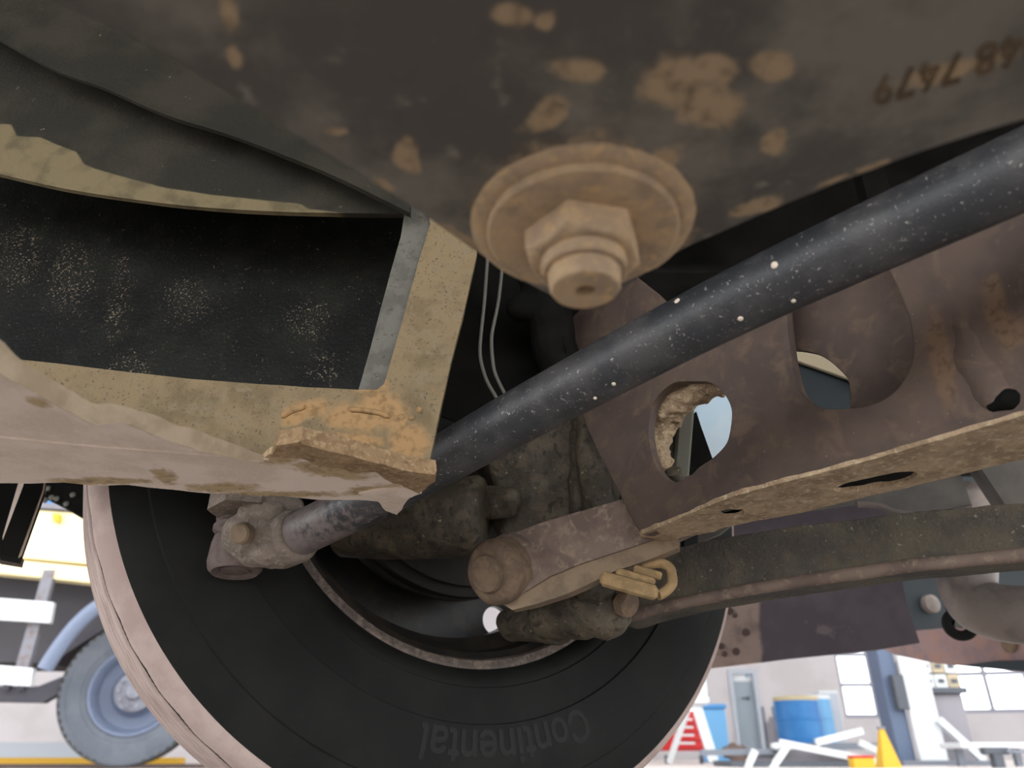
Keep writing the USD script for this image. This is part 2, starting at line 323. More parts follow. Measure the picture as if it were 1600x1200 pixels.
# walls of the workshop: the far wall and the nearer wall to its right, a corner between them
WA, WB, WC = np.array([-16.0, 15.0]), np.array([7.05, 15.0]), np.array([15.5, 11.8])
def wallplane(a, b): return vplane(np.array([a[0], a[1], 0]), np.array([b[0], b[1], 0]))
WPL, WPR = wallplane(WA, WB), wallplane(WB, WC)
def wall(name, a, b, z1, openings, pl, thick=.25):
    q = [np.array([*a, 0]), np.array([*b, 0]), np.array([*b, z1]), np.array([*a, z1])]
    g = Polygon([((x - pl.p) @ pl.e1, (x - pl.p) @ pl.e2) for x in q])
    for o in openings: g = g.difference(o)
    single(name, slab(g, pl, thick), M['wall'], kind='structure', smooth=False)
def rect(pl, px0, py0, px1, py1):
    a, b = pl.uv(px0, py0), pl.uv(px1, py1)
    return shapely.box(min(a[0], b[0]), min(a[1], b[1]), max(a[0], b[0]), max(a[1], b[1]))
def grow_up(g, z): x0, y0, x1, y1 = g.bounds; return shapely.box(x0, y0, x1, y1 + z)
win_a = rect(WPL, 1302, 1016, 1362, 1122); win_a = grow_up(win_a, 1.6)
x0, y0, x1, y1 = win_a.bounds; win_a = shapely.box(x0, y0, WPL.e1 @ (np.array([*WB, 0]) - WPL.p) - .15 if WPL.e1 @ (np.array([*WB, 0]) - WPL.p) > x1 else x1, y1)
win_b = grow_up(rect(WPR, 1475, 1060, 1690, 1112), 2.0)
win_c = grow_up(rect(WPL, 1062, 1040, 1112, 1130), 1.8)
door_g = rect(WPL, 1136, 1046, 1198, 1170); dx0, dy0, dx1, dy1 = door_g.bounds; door_g = shapely.box(dx0, -WPL.p[2], dx1, dy1)
win_d = shapely.box(*WPL.uv(-260, 1135), *WPL.uv(40, 985)); 
wall('wall_back', WA, WB, 6.0, [win_a, win_c, door_g], WPL)
wall('wall_right', WB, WC, 6.0, [win_b], WPR)
single('ceiling', box((0, 9.8, 6.15), (32, 12.4, .25)), M['wall'], kind='structure', smooth=False)
def window(i, g, pl, cols, rows, label=None):
    t = Thing(f'window_{i}', kind='structure'); x0, y0, x1, y1 = g.bounds; fw = .07
    fr = g
    W, H = (x1 - x0 - fw * (cols + 1)) / cols, (y1 - y0 - fw * (rows + 1)) / rows; panes = []
    for c in range(cols):
        for r in range(rows):
            a, b = x0 + fw + c * (W + fw), y0 + fw + r * (H + fw)
            q = shapely.box(a, b, a + W, b + H); fr = fr.difference(q); panes.append(q)
    t.part('window_frame', slab(fr.buffer(-.002), pl.shift(-.06), .08), M['winframe'], False)
    for q in panes: t.part('pane', slab(q.buffer(-.001), pl.shift(-.10), .006), M['glass'], False)
    t.done()
window(1, win_a, WPL, 1, 5); window(2, win_b, WPR, 3, 4); window(3, win_c, WPL, 1, 4)
t = Thing('door_1', kind='structure')
t.part('door_leaf', slab(shapely.box(dx0 + .08, dy0 * 0 - WPL.p[2] + .01, dx1 - .08, dy1 - .08), WPL.shift(-.08), .05), M['doorpaint'], False)
fr = shapely.box(dx0 + .004, -WPL.p[2] + .002, dx1 - .004, dy1 - .004).difference(shapely.box(dx0 + .08, -9, dx1 - .08, dy1 - .08))
t.part('door_frame', slab(fr, WPL.shift(.03), .16), M['doorframe'], False)
hx = WPL.world([dx0 + .2 if WPL.e1[0] < 0 else dx1 - .2], [1.02 - WPL.p[2]], -.04)[0]
t.part('door_handle', cat(lathe(hx + [0, .04, 0], WPL.n, [(0, 0), (0, .03), (.05, .03), (.05, 0)], 16), bar(hx + [0, -.03, 0], hx + [-.13, -.03, 0], .022, .022)), M['darkgrey'])
t.done()
sg = rect(WPL, 1146, 1049, 1176, 1064)
t = Thing('notice', 'white paper notice with blue print high on the grey door', 'notice')
t.part('sheet', slab(sg, WPL.shift(-.074), .004), M['paper'], False)
x0, y0, x1, y1 = sg.bounds
t.part('print', slab(shapely.box(x0 + (x1 - x0) * .72, y0 + .06, x0 + (x1 - x0) * .84, y1 - .04), WPL.shift(-.072), .002), M['skyblue_print'], False)
t.done()
# ================================================================ THE TRUCK ABOVE: body and the near parts
t = Thing('truck_underbody', 'black underside of the truck body closing off the top of the wheel arch', 'vehicle underbody')
t.part('floor_pan', box((.2, .05, 1.36), (7.4, 3.4, .12), bevel=.02), M['black'])
t.part('side_skirt', box((2.4, 1.72, 1.02), (3.0, .05, .6)), M['black'], False); t.part('side_skirt', box((-2.3, 1.72, 1.12), (2.8, .05, .4)), M['black'], False)
t.part('arch_panel', rough(tm(m3.Manifold.cube([2.2, .03, .5], True).refine_to_length(.06).translate([-.5, 1.68, 1.03])), .01, 6), M['black'])
t.done()

# ---- A: the horizontal plate with the big bolt
ZA = CZ + .23
PA = Pl([0, .3, ZA], [0, 0, -1])
edgeL = [(-160, -120), (60, -6), (150, 28), (270, 92), (345, 138), (450, 203), (560, 270), (660, 334), (760, 403), (815, 437), (862, 462)]
edgeR = [(905, 472), (960, 458), (1010, 424), (1060, 392), (1150, 352), (1300, 289), (1450, 233), (1600, 187), (1800, 128), (2300, -20)]
polyA = list(map(tuple, smoothline(edgeL, 4))) + list(map(tuple, smoothline(edgeR, 4))) + [(2300, -520), (-400, -520), (-400, -240)]
blobsA = [(358, 18, 16, 40, 10), (366, 88, 12, 22, 20), (800, 25, 36, 20, 0), (850, 32, 18, 16, 0), (905, 108, 52, 20, -5), (858, 178, 34, 24, 30), (1050, 128, 52, 44, 0), (1110, 170, 56, 36, 5), (1120, 108, 40, 26, 0),
          (1205, 103, 40, 26, -8), (1208, 224, 28, 20, 35), (1180, 324, 46, 14, 15), (634, 240, 22, 26, 0), (648, 262, 12, 14, 0), (527, 206, 20, 7, 0), (600, 290, 26, 6, -33), (735, 380, 50, 7, -33), (1330, 272, 70, 5, 20),
          (1490, 110, 110, 16, 14), (912, 347, 166, 100, 0), (1035, 250, 26, 14, 0)]
plateA = rough(flat(polyA, PA, .014, .0035), .0006, 40, 3)
t = Thing('bracket_plate', 'dark rust-spotted steel plate overhead with a stamped number, nearest the camera', 'bracket')
t.part('plate', plateA, M['plate'], mask=stain_blobs(PA, blobsA))
# stamped characters, read upside down from here: raised rusty strokes along the right edge
def text_on(s, pl, px, py, px2, py2, h_px, depth, flip=False):
    m = meshkit.text_mesh(s, 1.0, 1.0, True); v = np.asarray(m.vertices); w0, w1 = v[:, 0].min(), v[:, 0].max()
    a, b = np.array(pl.uv(px, py)), np.array(pl.uv(px2, py2)); x = (b - a); L = np.linalg.norm(x); x /= L
    mid = (np.array([px, py]) + [px2, py2]) / 2; dn = np.array([px2 - px, py2 - py], float); dn = np.array([dn[1], -dn[0]]) / np.hypot(*dn)
    o = np.array(pl.uv(*(mid))); y = np.array(pl.uv(*(mid + dn * h_px))) - o; H = np.linalg.norm(y); y = np.array([-x[1], x[0]]) * (1 if (np.array([-x[1], x[0]]) @ y) > 0 else -1)
    q = a + np.outer((v[:, 0] - w0) / (w1 - w0) * L, x) + np.outer(v[:, 1] * H, y)
    m.vertices = pl.world(q[:, 0], q[:, 1], v[:, 2] * depth - depth * .3); m.fix_normals(); return m
st = text_on('948 7479', PA, 1640, 40, 1366, 124, 40, .0008)
t.part('stamped_number', st, M['stamp'], False, label='rusty stamped number reading 948 7479 upside down')
# washer, nut, collar and greased stud end
bc = PZ(909, 352, ZA); dn = np.array([0, 0, -1.0])
def wob(m, a=.0004, s=120, seed=1): return rough(m, a, s, seed)
ring_o = lathe(bc, dn, [(0, 0), (0, .0545), (.0012, .0535), (.003, .047), (.003, 0)], 96)
t.part('rust_ring', rough(ring_o, .0011, 110, 5), M['rustcake'])
wa = lathe(bc, dn, [(.001, 0), (.001, .0462), (.0062, .0462), (.0072, .0450), (.0072, 0)], 96)
t.part('washer', wob(wa), M['rustcake'])
nut = hexnut(bc + dn * .0068, dn, .0285, .0155, 48)
t.part('nut', wob(nut), M['rustcake'])
col = lathe(bc, dn, [(.02, 0), (.02, .0205), (.0285, .0200), (.0292, .0188), (.0292, 0)], 64)
t.part('collar', wob(col), M['rustcake'])
stud = lathe(bc, dn, [(.028, 0), (.028, .0172), (.0365, .0166), (.0380, .0155), (.0385, .0130), (.0385, .0046), (.033, .0042), (.033, 0)], 64)
t.part('stud', wob(stud, .0003), M['rustcake'])
t.done()

# ---- B: the curved cross panel over the hatch, in two overlapping sheets
L2 = [(-120, -10), (0, 62), (40, 85), (90, 112), (160, 137), (260, 180), (350, 208), (500, 265), (600, 312), (640, 332)]
L3 = [(700, 336), (635, 334), (480, 332), (330, 325), (130, 300), (0, 272), (-140, 236)]
PB2 = Pl([0, .583, 0], [0, -1, 0]); PB1 = Pl([0, .555, 0], [.02, -1, .0])
top = [(-120, -300), (760, -300), (760, 330)]
m1 = flat([*map(tuple, smoothline(L2, 4)), (640, -110), (-120, -110)], PB1, .006, .008)
m2 = flat([*map(tuple, smoothline(L3, 5)), (-140, -100), (690, -100)], PB2, .006, .006)
tanp = [(-60, 190), (18, 194), (26, 212), (62, 213), (92, 226), (120, 237), (132, 256), (150, 264), (196, 276), (250, 291), (330, 304), (400, 311), (470, 318), (482, 326), (520, 330), (560, 340), (-60, 330)]
t = Thing('cross_member', 'dark underseal-coated panel above the black inset, its lower edge peeled to tan paint', 'panel')
t.part('upper_sheet', rough(m1, .0022, 9, 4), M['undercoat'], mask=lambda w: np.zeros(len(w)))
t.part('lower_sheet', rough(m2, .0018, 8, 6), M['undercoat'], mask=stain_poly(PB2, tanp, .006))
t.done()
# ---- C: black inset panel behind the frame
PC = Pl([0, .68, 0], [0, -1, 0])
mc = rough(flat([(-260, 180), (705, 250), (690, 400), (640, 655), (-260, 720)], PC, .008, .006), .004, 7, 9)
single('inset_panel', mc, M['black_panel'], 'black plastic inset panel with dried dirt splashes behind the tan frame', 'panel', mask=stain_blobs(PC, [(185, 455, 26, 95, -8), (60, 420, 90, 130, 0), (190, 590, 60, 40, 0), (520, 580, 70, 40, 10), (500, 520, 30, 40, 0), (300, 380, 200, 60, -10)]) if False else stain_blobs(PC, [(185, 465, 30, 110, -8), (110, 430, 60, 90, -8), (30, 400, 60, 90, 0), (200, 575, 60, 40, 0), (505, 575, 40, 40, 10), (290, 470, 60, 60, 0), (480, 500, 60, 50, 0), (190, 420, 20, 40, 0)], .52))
# ---- D: tan frame, one L-shaped plate with an inner lip and the lower rail
PD = Pl([0, .570, 0], [0, -1, 0])
polyD = [(668, 318), (672, 352), (655, 405), (632, 490), (612, 560), (600, 600), (590, 608), (560, 609), (480, 605), (400, 600), (300, 592), (200, 582), (70, 566), (-60, 552), (-60, 640), (60, 640), (200, 690), (400, 740), (600, 745), (666, 742), (672, 715), (690, 632), (706, 560), (722, 500), (733, 450), (745, 395), (748, 318)]
md = rough(flat(polyD, PD, .006, .004), .0008, 25, 11)
t = Thing('tan_frame', 'tan painted L-shaped frame post and rail around the black inset panel', 'frame')
t.part('post_and_rail', md, M['tan'], mask=stain_blobs(PD, [(600, 640, 46, 30, -30), (560, 650, 60, 24, 0), (480, 640, 40, 16, 10), (575, 600, 34, 16, 0), (640, 690, 36, 30, 0), (460, 655, 26, 10, 20), (545, 690, 60, 14, 0)]))
lip = flat([(634, 318), (680, 318), (670, 360), (640, 480), (612, 606), (560, 610), (566, 590), (585, 520), (606, 440), (626, 370)], PD.shift(-.0075), .005, .005)
t.part('inner_lip', rough(lip, .0005, 30, 2), M['tan_grey'])
side = flat([(745, 395), (733, 450), (722, 500), (706, 560), (690, 632), (668, 738), (662, 738), (684, 632), (700, 560), (716, 500), (728, 450), (740, 395)], PD.shift(.004), .012, .005)
for q, (x, y) in enumerate([(627, 652), (643, 652), (655, 640)]):
    c = PD.hit(x, y); t.part('weld_spatter', lathe(c + [0, .002, 0], [0, -1, 0], [(0, 0), (0, .003), (.0022, .0030), (.0032, .0018), (.0034, 0)], 16), M['tan'], mask=lambda w: np.ones(len(w)) * .6)
for (x0_, y0_, x1_, y1_) in [(440, 652, 478, 636), (545, 640, 610, 652), (470, 700, 560, 716)]:
    a, b = PD.hit(x0_, y0_), PD.hit(x1_, y1_); mid = (a + b) / 2 + [0, .0, .002]
    t.part('weld_bead', rough(tube(smoothline([a, mid, b], 8), np.array([.001] + [.0026] * 15 + [.001]), 10), .0008, 200, 3), M['tan'], mask=lambda w: np.ones(len(w)) * .8)
t.done()
# ---- E: dusty flange below the frame
ZE = CZ + .2
PE = Pl([0, .5, ZE], [0, 0, -1])
topE = [(-160, 470), (-60, 505), (10, 556), (60, 590), (130, 624), (160, 634), (210, 642), (255, 658), (300, 673), (345, 690), (385, 704), (405, 710), (418, 698), (436, 692), (470, 692), (520, 704), (560, 716), (620, 730), (660, 738)]
botE = [(672, 752), (656, 770), (640, 776), (600, 784), (560, 781), (500, 781), (440, 775), (400, 776), (360, 772), (330, 771), (290, 768), (250, 764), (200, 758), (150, 759), (100, 754), (50, 755), (0, 755), (-160, 756)]
me = rough(flat([(x, y + (13 if x < 430 else 8 if x < 560 else 0)) for x, y in topE] + botE, PE, .005, .004), .0013, 35, 21, 4)
t = Thing('sill_flange', 'dusty pinkish sill flange with a corroded ragged tip reaching in from the left', 'flange')
t.part('flange_plate', me, M['flange_pink'], mask=stain_blobs(PE, [(258, 745, 22, 12, -25), (60, 628, 22, 8, -20), (50, 590, 60, 12, -25), (150, 752, 90, 6, 0), (440, 772, 120, 5, 0), (520, 735, 70, 12, -8), (180, 650, 80, 7, -20), (600, 768, 60, 10, 0), (430, 715, 40, 12, -5), (350, 762, 60, 8, 0)]))
ea, eb = PE.hit(0, 552), PE.hit(400, 706)
PLP = Pl(ea, np.cross(eb - ea, [0, -.55, .83])).shift(.0025)
lu = [(-160, 458), (-60, 494), (5, 536), (30, 560), (55, 578), (90, 598), (128, 622), (150, 631), (175, 630), (210, 640), (240, 648), (275, 664), (300, 670), (345, 687), (385, 702), (412, 712)]
ll = [(412, 722), (385, 719), (345, 711), (310, 704), (270, 690), (240, 680), (205, 664), (180, 660), (150, 664), (128, 654), (100, 640), (60, 616), (30, 600), (0, 584), (-160, 530)]
t.part('rolled_lip', rough(flat(lu + ll, PLP, .004, .0035), .0016, 70, 5, 4), M['lip_tan'])
sl = rough(flat([(424, 712), (432, 696), (470, 690), (500, 697), (560, 713), (610, 727), (645, 735), (681, 739), (680, 752), (668, 762), (655, 770), (628, 759), (612, 756), (598, 748), (586, 738), (560, 740), (530, 732), (500, 730), (470, 716), (445, 716)], PE.shift(.007), .011, .0035), .0022, 70, 8, 4)
sl2 = rough(flat([(470, 694), (560, 716), (640, 737), (678, 741), (674, 748), (600, 738), (520, 722), (470, 706)], PE.shift(.0105), .005, .003), .0018, 90, 3, 4)
t.part('delaminated_rust', sl, M['delam'], sub=[dict(name='rust_layer', mesh=sl2, mat=M['delam'])], label='layered flaking rust slab')
t.part('torn_flap', rough(flat([(560, 772), (600, 766), (640, 762), (659, 771), (640, 777), (620, 805), (604, 799), (590, 784)], PE.shift(.002), .004, .003), .0015, 60, 2), M['flange_pink'], mask=lambda w: np.full(len(w), .3))
sm_ = [PE.hit(x, y) for x, y in [(-40, 678), (60, 688), (150, 697), (300, 708), (420, 717)]]
t.part('seam', rough(tube(smoothline(sm_, 10), .0011, 8), .0005, 150, 2), M['flange_pink'], mask=lambda w: np.zeros(len(w)))
t.done()

# ---- F: black drag link tube with clamp and ball joint
lk = [(452, 842, .81), (640, 747, .72), (850, 629, .635), (1200, 447, .528), (1560, 283, .448), (1900, 132, .392), (2300, -42, .342)]
RT = .0242
LP = smoothline([P(*q) for q in lk], 24)
t = Thing('drag_link', 'long black dusty steering link tube crossing diagonally with a ball joint at its lower end', 'steering link')
axis0 = (P(640, 747, .72) - P(452, 842, .81)); axis0 /= np.linalg.norm(axis0)
def dust_end(w):
    s = (w - LP[0]) @ axis0; return np.clip(.78 - s * 2.6, 0, .8)
t.part('tube', tube(LP, RT, 64), M['tube'], True, mask=dust_end)
spots = [(1157, 498), (959, 600), (1003, 604), (1068, 579), (1210, 414), (930, 622), (1058, 470), (1040, 610), (902, 652), (650, 770), (980, 640), (1240, 470)]
def on_tube(px, py):
    r = ray(px, py); r /= np.linalg.norm(r); best = None
    for a, b in zip(LP[:-1], LP[1:]):
        x = b - a; L = np.linalg.norm(x); x /= L
        dperp, o = r - x * (r @ x), (C0 - a) - x * ((C0 - a) @ x)
        A_, B_, C_ = dperp @ dperp, 2 * o @ dperp, o @ o - RT ** 2; D = B_ * B_ - 4 * A_ * C_
        if D > 0:
            s = (-B_ - D ** .5) / (2 * A_); p = C0 + r * s; u = (p - a) @ x
            if 0 <= u <= L and (best is None or s < best[0]): n = p - a - x * u; best = (s, p, n / np.linalg.norm(n))
    return best
for i, (x, y) in enumerate(spots):
    h = on_tube(x, y)
    if h:
        r = .0016 + .0016 * rng.random()
        t.part('mud_spot', rough(lathe(h[1] - h[2] * .0004, h[2], [(0, 0), (0, r), (.0008, r * .9), (.0013, r * .5), (.0014, 0)], 14), .0004, 300, i), M['spot'])
ce = LP[0]
t.part('clamp', rough(lathe(ce - axis0 * .010, axis0, [(-.016, 0), (-.016, .024), (-.008, .0285), (.0, .0300), (.022, .0300), (.028, .028), (.030, .0245), (.030, 0)], 56), .0016, 70, 4), M['joint'])
JD = .815
neck = blob([hull([(ce - axis0 * .008, .026), (P(428, 850, .805), .0275)]), hull([(P(428, 850, .805), .027), (P(400, 845, .81), .028)]), hull([(P(415, 838, .81), .026), (P(388, 838, .815), .029)]), hull([(P(385, 852, .79), .011), (P(380, 834, .79), .012)]),
             hull([(P(430, 805, .815), .016), (P(402, 802, .82), .022)]), hull([(P(458, 795, .83), .013), (P(420, 790, .825), .018)])], .0035, .0028, 70, 3)
t.part('socket', neck, M['joint'])
jd = np.array([.06, -.10, -1.0])
t.part('boss', rough(lathe(P(374, 834, .772), C0 + [-.35, .1, .05] - P(374, 834, .772), [(-.014, 0), (-.014, .011), (.0, .011), (.002, .009), (.002, 0)], 24), .0006, 100), M['arm_under'])
bb = P(367, 893, JD)
K_ = .86
barrel = lathe(bb, -jd, [(h * K_, r * K_) for h, r in [(.006, 0), (.004, .018), (-.001, .024), (-.002, .029), (.003, .0335), (.012, .0355), (.036, .034), (.044, .0325), (.047, .029), (.049, .031), (.054, .035), (.060, .035), (.064, .031), (.068, .033), (.10, .036), (.135, .034), (.14, 0)]], 56)
t.part('ball_housing', rough(barrel, .0012, 60, 2), M['boot'])
t.part('cap_disc', rough(lathe(bb + np.array(-jd) * .0015, jd, [(-.002, 0), (-.002, .016), (.001, .015), (.0022, .007), (.0025, 0)], 32), .0005, 90), M['boot'])
t.part('castle_nut', rough(hexnut(P(378, 800, .82), -jd, .036, .05, 20), .0025, 50, 7), M['joint'])
t.done()

# ---- G: brown bracket with two cut-outs and a caked bottom flange
ZG = CZ + .206
ga, gb = PZ(1005, 835, ZG), PZ(1600, 652, ZG)
PG = vplane(ga, gb)
polyG = [(874, 395), (880, 470), (884, 520), (888, 555), (898, 605), (915, 662), (940, 716), (968, 770), (988, 812), (1003, 836), (1012, 836), (1060, 812), (1110, 790), (1150, 775), (1220, 756), (1300, 736), (1380, 714), (1460, 691), (1600, 650), (1950, 543), (1950, 105), (1850, 150), (1600, 265), (1400, 362), (1200, 452), (1100, 500), (1060, 492), (1020, 455), (975, 420), (930, 400)]
hole1 = smoothline([(1013, 676), (1018, 640), (1034, 612), (1062, 596), (1100, 596), (1130, 612), (1144, 646), (1138, 686), (1118, 712), (1092, 730), (1075, 746), (1054, 753), (1034, 742), (1019, 712), (1013, 676)], 6)[:-1]
hole2 = smoothline([(1225, 430), (1229, 500), (1238, 568), (1250, 612), (1272, 632), (1300, 639), (1340, 637), (1376, 627), (1408, 600), (1427, 552), (1424, 510), (1408, 462), (1390, 425), (1370, 395), (1300, 385), (1225, 430)], 5)[:-1]
mg = rough(flat(polyG, PG, .010, .006, holes=[hole1, hole2]), .0010, 14, 31)
t = Thing('cast_bracket', 'purplish brown bracket with two cut-outs and a dirt-caked bottom flange', 'bracket')
t.part('web', mg, M['bracket'], mask=stain_blobs(PG, [(1580, 520, 26, 30, 0), (1555, 480, 20, 60, 10), (1470, 560, 20, 90, 10)]))
# flange, running back from the foot of the web
PGf = Pl([0, 0, ZG], [0, 0, -1])
bot = [(1000, 838), (1040, 849), (1070, 838), (1110, 832), (1150, 820), (1220, 808), (1300, 790), (1380, 770), (1460, 752), (1600, 716), (1950, 614)]
fl = flat([(1003, 834), (1060, 811), (1110, 789), (1150, 774), (1220, 755), (1300, 735), (1380, 713), (1460, 690), (1600, 649), (1950, 542)][::-1] + bot, PGf, .004, .0038, holes=[
    smoothline([(1126, 800), (1138, 796), (1160, 795), (1164, 801), (1150, 808), (1132, 809), (1126, 800)], 3)[:-1],
    smoothline([(1302, 764), (1330, 754), (1390, 740), (1425, 735), (1434, 740), (1424, 749), (1370, 762), (1320, 769), (1302, 764)], 3)[:-1]])
t.part('bottom_flange', rough(fl, .0019, 70, 12, 4), M['dirtcake'])
t.part('slot_back', flat([(1115, 812), (1290, 760), (1440, 722), (1445, 750), (1300, 785), (1120, 820)], PGf.shift(-.013), .004), M['black'], False)
# rear web seen through the cut-outs
PG2 = PG.shift(-.035)
rw = flat(list(map(tuple, smoothline([(1180, 460), (1300, 402), (1475, 330), (1475, 560), (1470, 650), (1400, 690), (1328, 688), (1328, 640), (1327, 600), (1312, 577), (1288, 558), (1262, 549), (1236, 546), (1180, 546)], 3))), PG2, .008, .006)
t.part('rear_web', rough(rw, .0012, 30, 8), M['bracket'], mask=lambda w: np.zeros(len(w)))
dr = []
for k, (x, y, r) in enumerate([(1160, 560, .018), (1120, 590, .02), (1080, 605, .022), (1050, 625, .024), (1030, 655, .022), (1022, 690, .019), (1030, 720, .014), (1040, 740, .010)]):
    dr.append((PG.shift(-.035).hit(x, y), r))
dm = blob([hull([a, b]) for a, b in zip(dr[:-1], dr[1:])], .003, .008, 90, 4, 2)
t.part('caked_dirt', dm, M['dirtcake'])
t.part('web_bolt', rough(lathe(PG.shift(-.03).hit(1056, 750), [-.3, -.6, .5], [(0, 0), (0, .009), (.012, .009), (.014, .006), (.014, 0)], 20), .0005, 120), M['knuckle'])
t.part('rib', rough(blob([hull([(PG.shift(-.022).hit(1490, 420), .018), (PG.shift(-.017).hit(1530, 560), .020)]), hull([(PG.shift(-.017).hit(1530, 560), .020), (PG.shift(-.013).hit(1566, 622), .018)])], .004, .002, 80, 2), .0004, 200), M['bracket'], mask=lambda w: np.zeros(len(w)))
t.part('lug', blob([hull([(PG.shift(-.002).hit(1556, 634), .006), (PG.shift(-.002).hit(1578, 624), .008)])], .003, .003, 90, 3), M['black'])
t.done()
# ---- H: link arm with bolt, below the bracket
ha, hb = P(795, 892, .80), P(1100, 800, .66)
t = Thing('torque_arm', 'brown square-section arm with a round bolt head poking out under the holed bracket', 'arm')
# profile: front face and lower face traced where they stand
PH = vplane(P(800, 890, .83), P(1045, 820, .80))
mh = rough(flat([(802, 832), (860, 812), (965, 782), (1040, 754), (1120, 730), (1120, 800), (1040, 836), (1000, 850), (900, 884), (860, 900), (802, 936), (786, 945), (784, 870)], PH, .05, .007), .0012, 22, 4)
t.part('front_face', mh, M['arm'])
PHf = PH.shift(.001)
und = rough(flat([(786, 944), (802, 935), (860, 899), (900, 883), (1000, 849), (1042, 834), (1060, 842), (1060, 856), (1030, 868), (960, 893), (915, 915), (880, 930), (838, 944), (800, 953)], PH.shift(-.004), .02, .006), .0012, 30, 5)
t.part('underside', und, M['arm_under'])
ba = P(735, 898, .790) - P(800, 882, .845); ba /= np.linalg.norm(ba)
t.part('bolt_flange', rough(lathe(P(798, 888, .845), ba, [(-.02, 0), (-.02, .039), (.0, .040), (.005, .038), (.006, .034), (.006, 0)], 40), .001, 60), M['arm'])
t.part('bolt_head', rough(lathe(P(792, 889, .842), ba, [(0, 0), (0, .036), (.016, .037), (.026, .036), (.031, .032), (.033, .027), (.033, 0)], 40), .0009, 60), M['bolt_rust'])
t.part('bolt_cap', rough(lathe(P(770, 894, .822), ba, [(0, 0), (0, .0215), (.0115, .0212), (.0145, .0195), (.0148, 0)], 40), .0005, 80), M['bolt_rust'])
t.done()
# ---- I: the axle bar
t = Thing('axle_beam', 'long dark pitted axle bar with a pale lower edge running to the right', 'axle')
ax_pts_t = [(985, 882), (1040, 862), (1100, 846), (1200, 829), (1330, 812), (1450, 799), (1600, 786), (2300, 722)]
ax_pts_b = [(2300, 802), (1600, 872), (1450, 886), (1330, 902), (1200, 921), (1100, 940), (1020, 958), (975, 972), (955, 960)]
PI_ = vplane(P(980, 920, .95), P(1600, 830, .80))
t.part('beam', rough(flat(list(map(tuple, smoothline(ax_pts_t, 3))) + list(map(tuple, smoothline(ax_pts_b, 3))), PI_, .07, .007), .0022, 30, 14, 4), M['axle'])
ed = [PI_.shift(-.002).hit(x, y - 5) for x, y in ax_pts_b[::-1]][1:]
t.part('lower_edge', rough(tube(smoothline(ed, 8), .0075, 16), .0014, 50, 5), M['arm'])
t.done()
# ---- J: knuckle, caliper lumps and clip
t = Thing('steering_knuckle', 'greasy dark steering knuckle casting inside the wheel behind the link tube', 'knuckle')
t.part('cylinder', rough(tube(smoothline([P(545, 812, 1.04), P(640, 812, 1.0), P(720, 806, .965), P(757, 805, .955)], 8), [.052] * 22 + [.05, .047, .040], 48), .0025, 30, 4, 4), M['knuckle'])
up = blob([hull([(P(768, 690, 1.00), .012), (P(895, 640, 1.01), .012), (P(900, 810, .98), .014), (P(800, 850, .98), .014), (P(768, 740, 1.03), .02), (P(890, 720, 1.05), .03)]),
           hull([(P(905, 640, 1.0), .012), (P(945, 640, 1.0), .012), (P(905, 800, .96), .014), (P(955, 800, .96), .014)]), hull([(P(730, 770, .99), .012), (P(800, 775, .955), .012), (P(800, 800, .955), .010), (P(740, 800, .98), .012)])], .005, .004, 40, 3, 3)
t.part('upright', up, M['knuckle'])
t.part('rib', blob([hull([(P(918, 640, .96), .012), (P(918, 700, .945), .016), (P(935, 790, .93), .02)])], .005, .003, 50, 2), M['knuckle'])
t.done()
t = Thing('brake_caliper', 'rounded dirty brake casting hanging under the brown arm', 'brake caliper')
t.part('body', blob([hull([(P(905, 940, .90), .036), (P(945, 952, .885), .034)]), hull([(P(860, 960, .93), .030), (P(905, 955, .90), .034)]), hull([(P(940, 925, .87), .018), (P(915, 920, .86), .014)]), hull([(P(800, 975, 1.0), .022), (P(870, 968, .94), .03)])], .005, .004, 40, 5), M['knuckle'])
t.part('bolt', rough(hexnut(P(972, 940, .86), P(985, 948, .84) - P(950, 930, .87), .016, .014, 5), .0006, 90), M['bolt_rust'])
t.done()
t = Thing('spring_clip', 'ochre dusty metal spring clip under the arm on the axle bar', 'clip')
t.part('tongue', bar(P(938, 903, .80), P(1028, 928, .77), .010, .016, up=(.2, -.5, 1), bevel=.004), M['ochre'])
t.part('tongue', bar(P(962, 893, .80), P(1024, 910, .785), .010, .009, up=(.2, -.5, 1), bevel=.003), M['ochre'])
t.part('tongue', bar(P(990, 888, .80), P(1034, 901, .79), .007, .009, up=(.2, -.5, 1), bevel=.002), M['ochre'])
t.part('loop', tube(smoothline([P(1004, 884, .81), P(1030, 880, .805), P(1048, 890, .80), P(1051, 908, .795), P(1042, 922, .79), P(1028, 930, .785)], 6), .0055, 14), M['ochre'])
t.done()

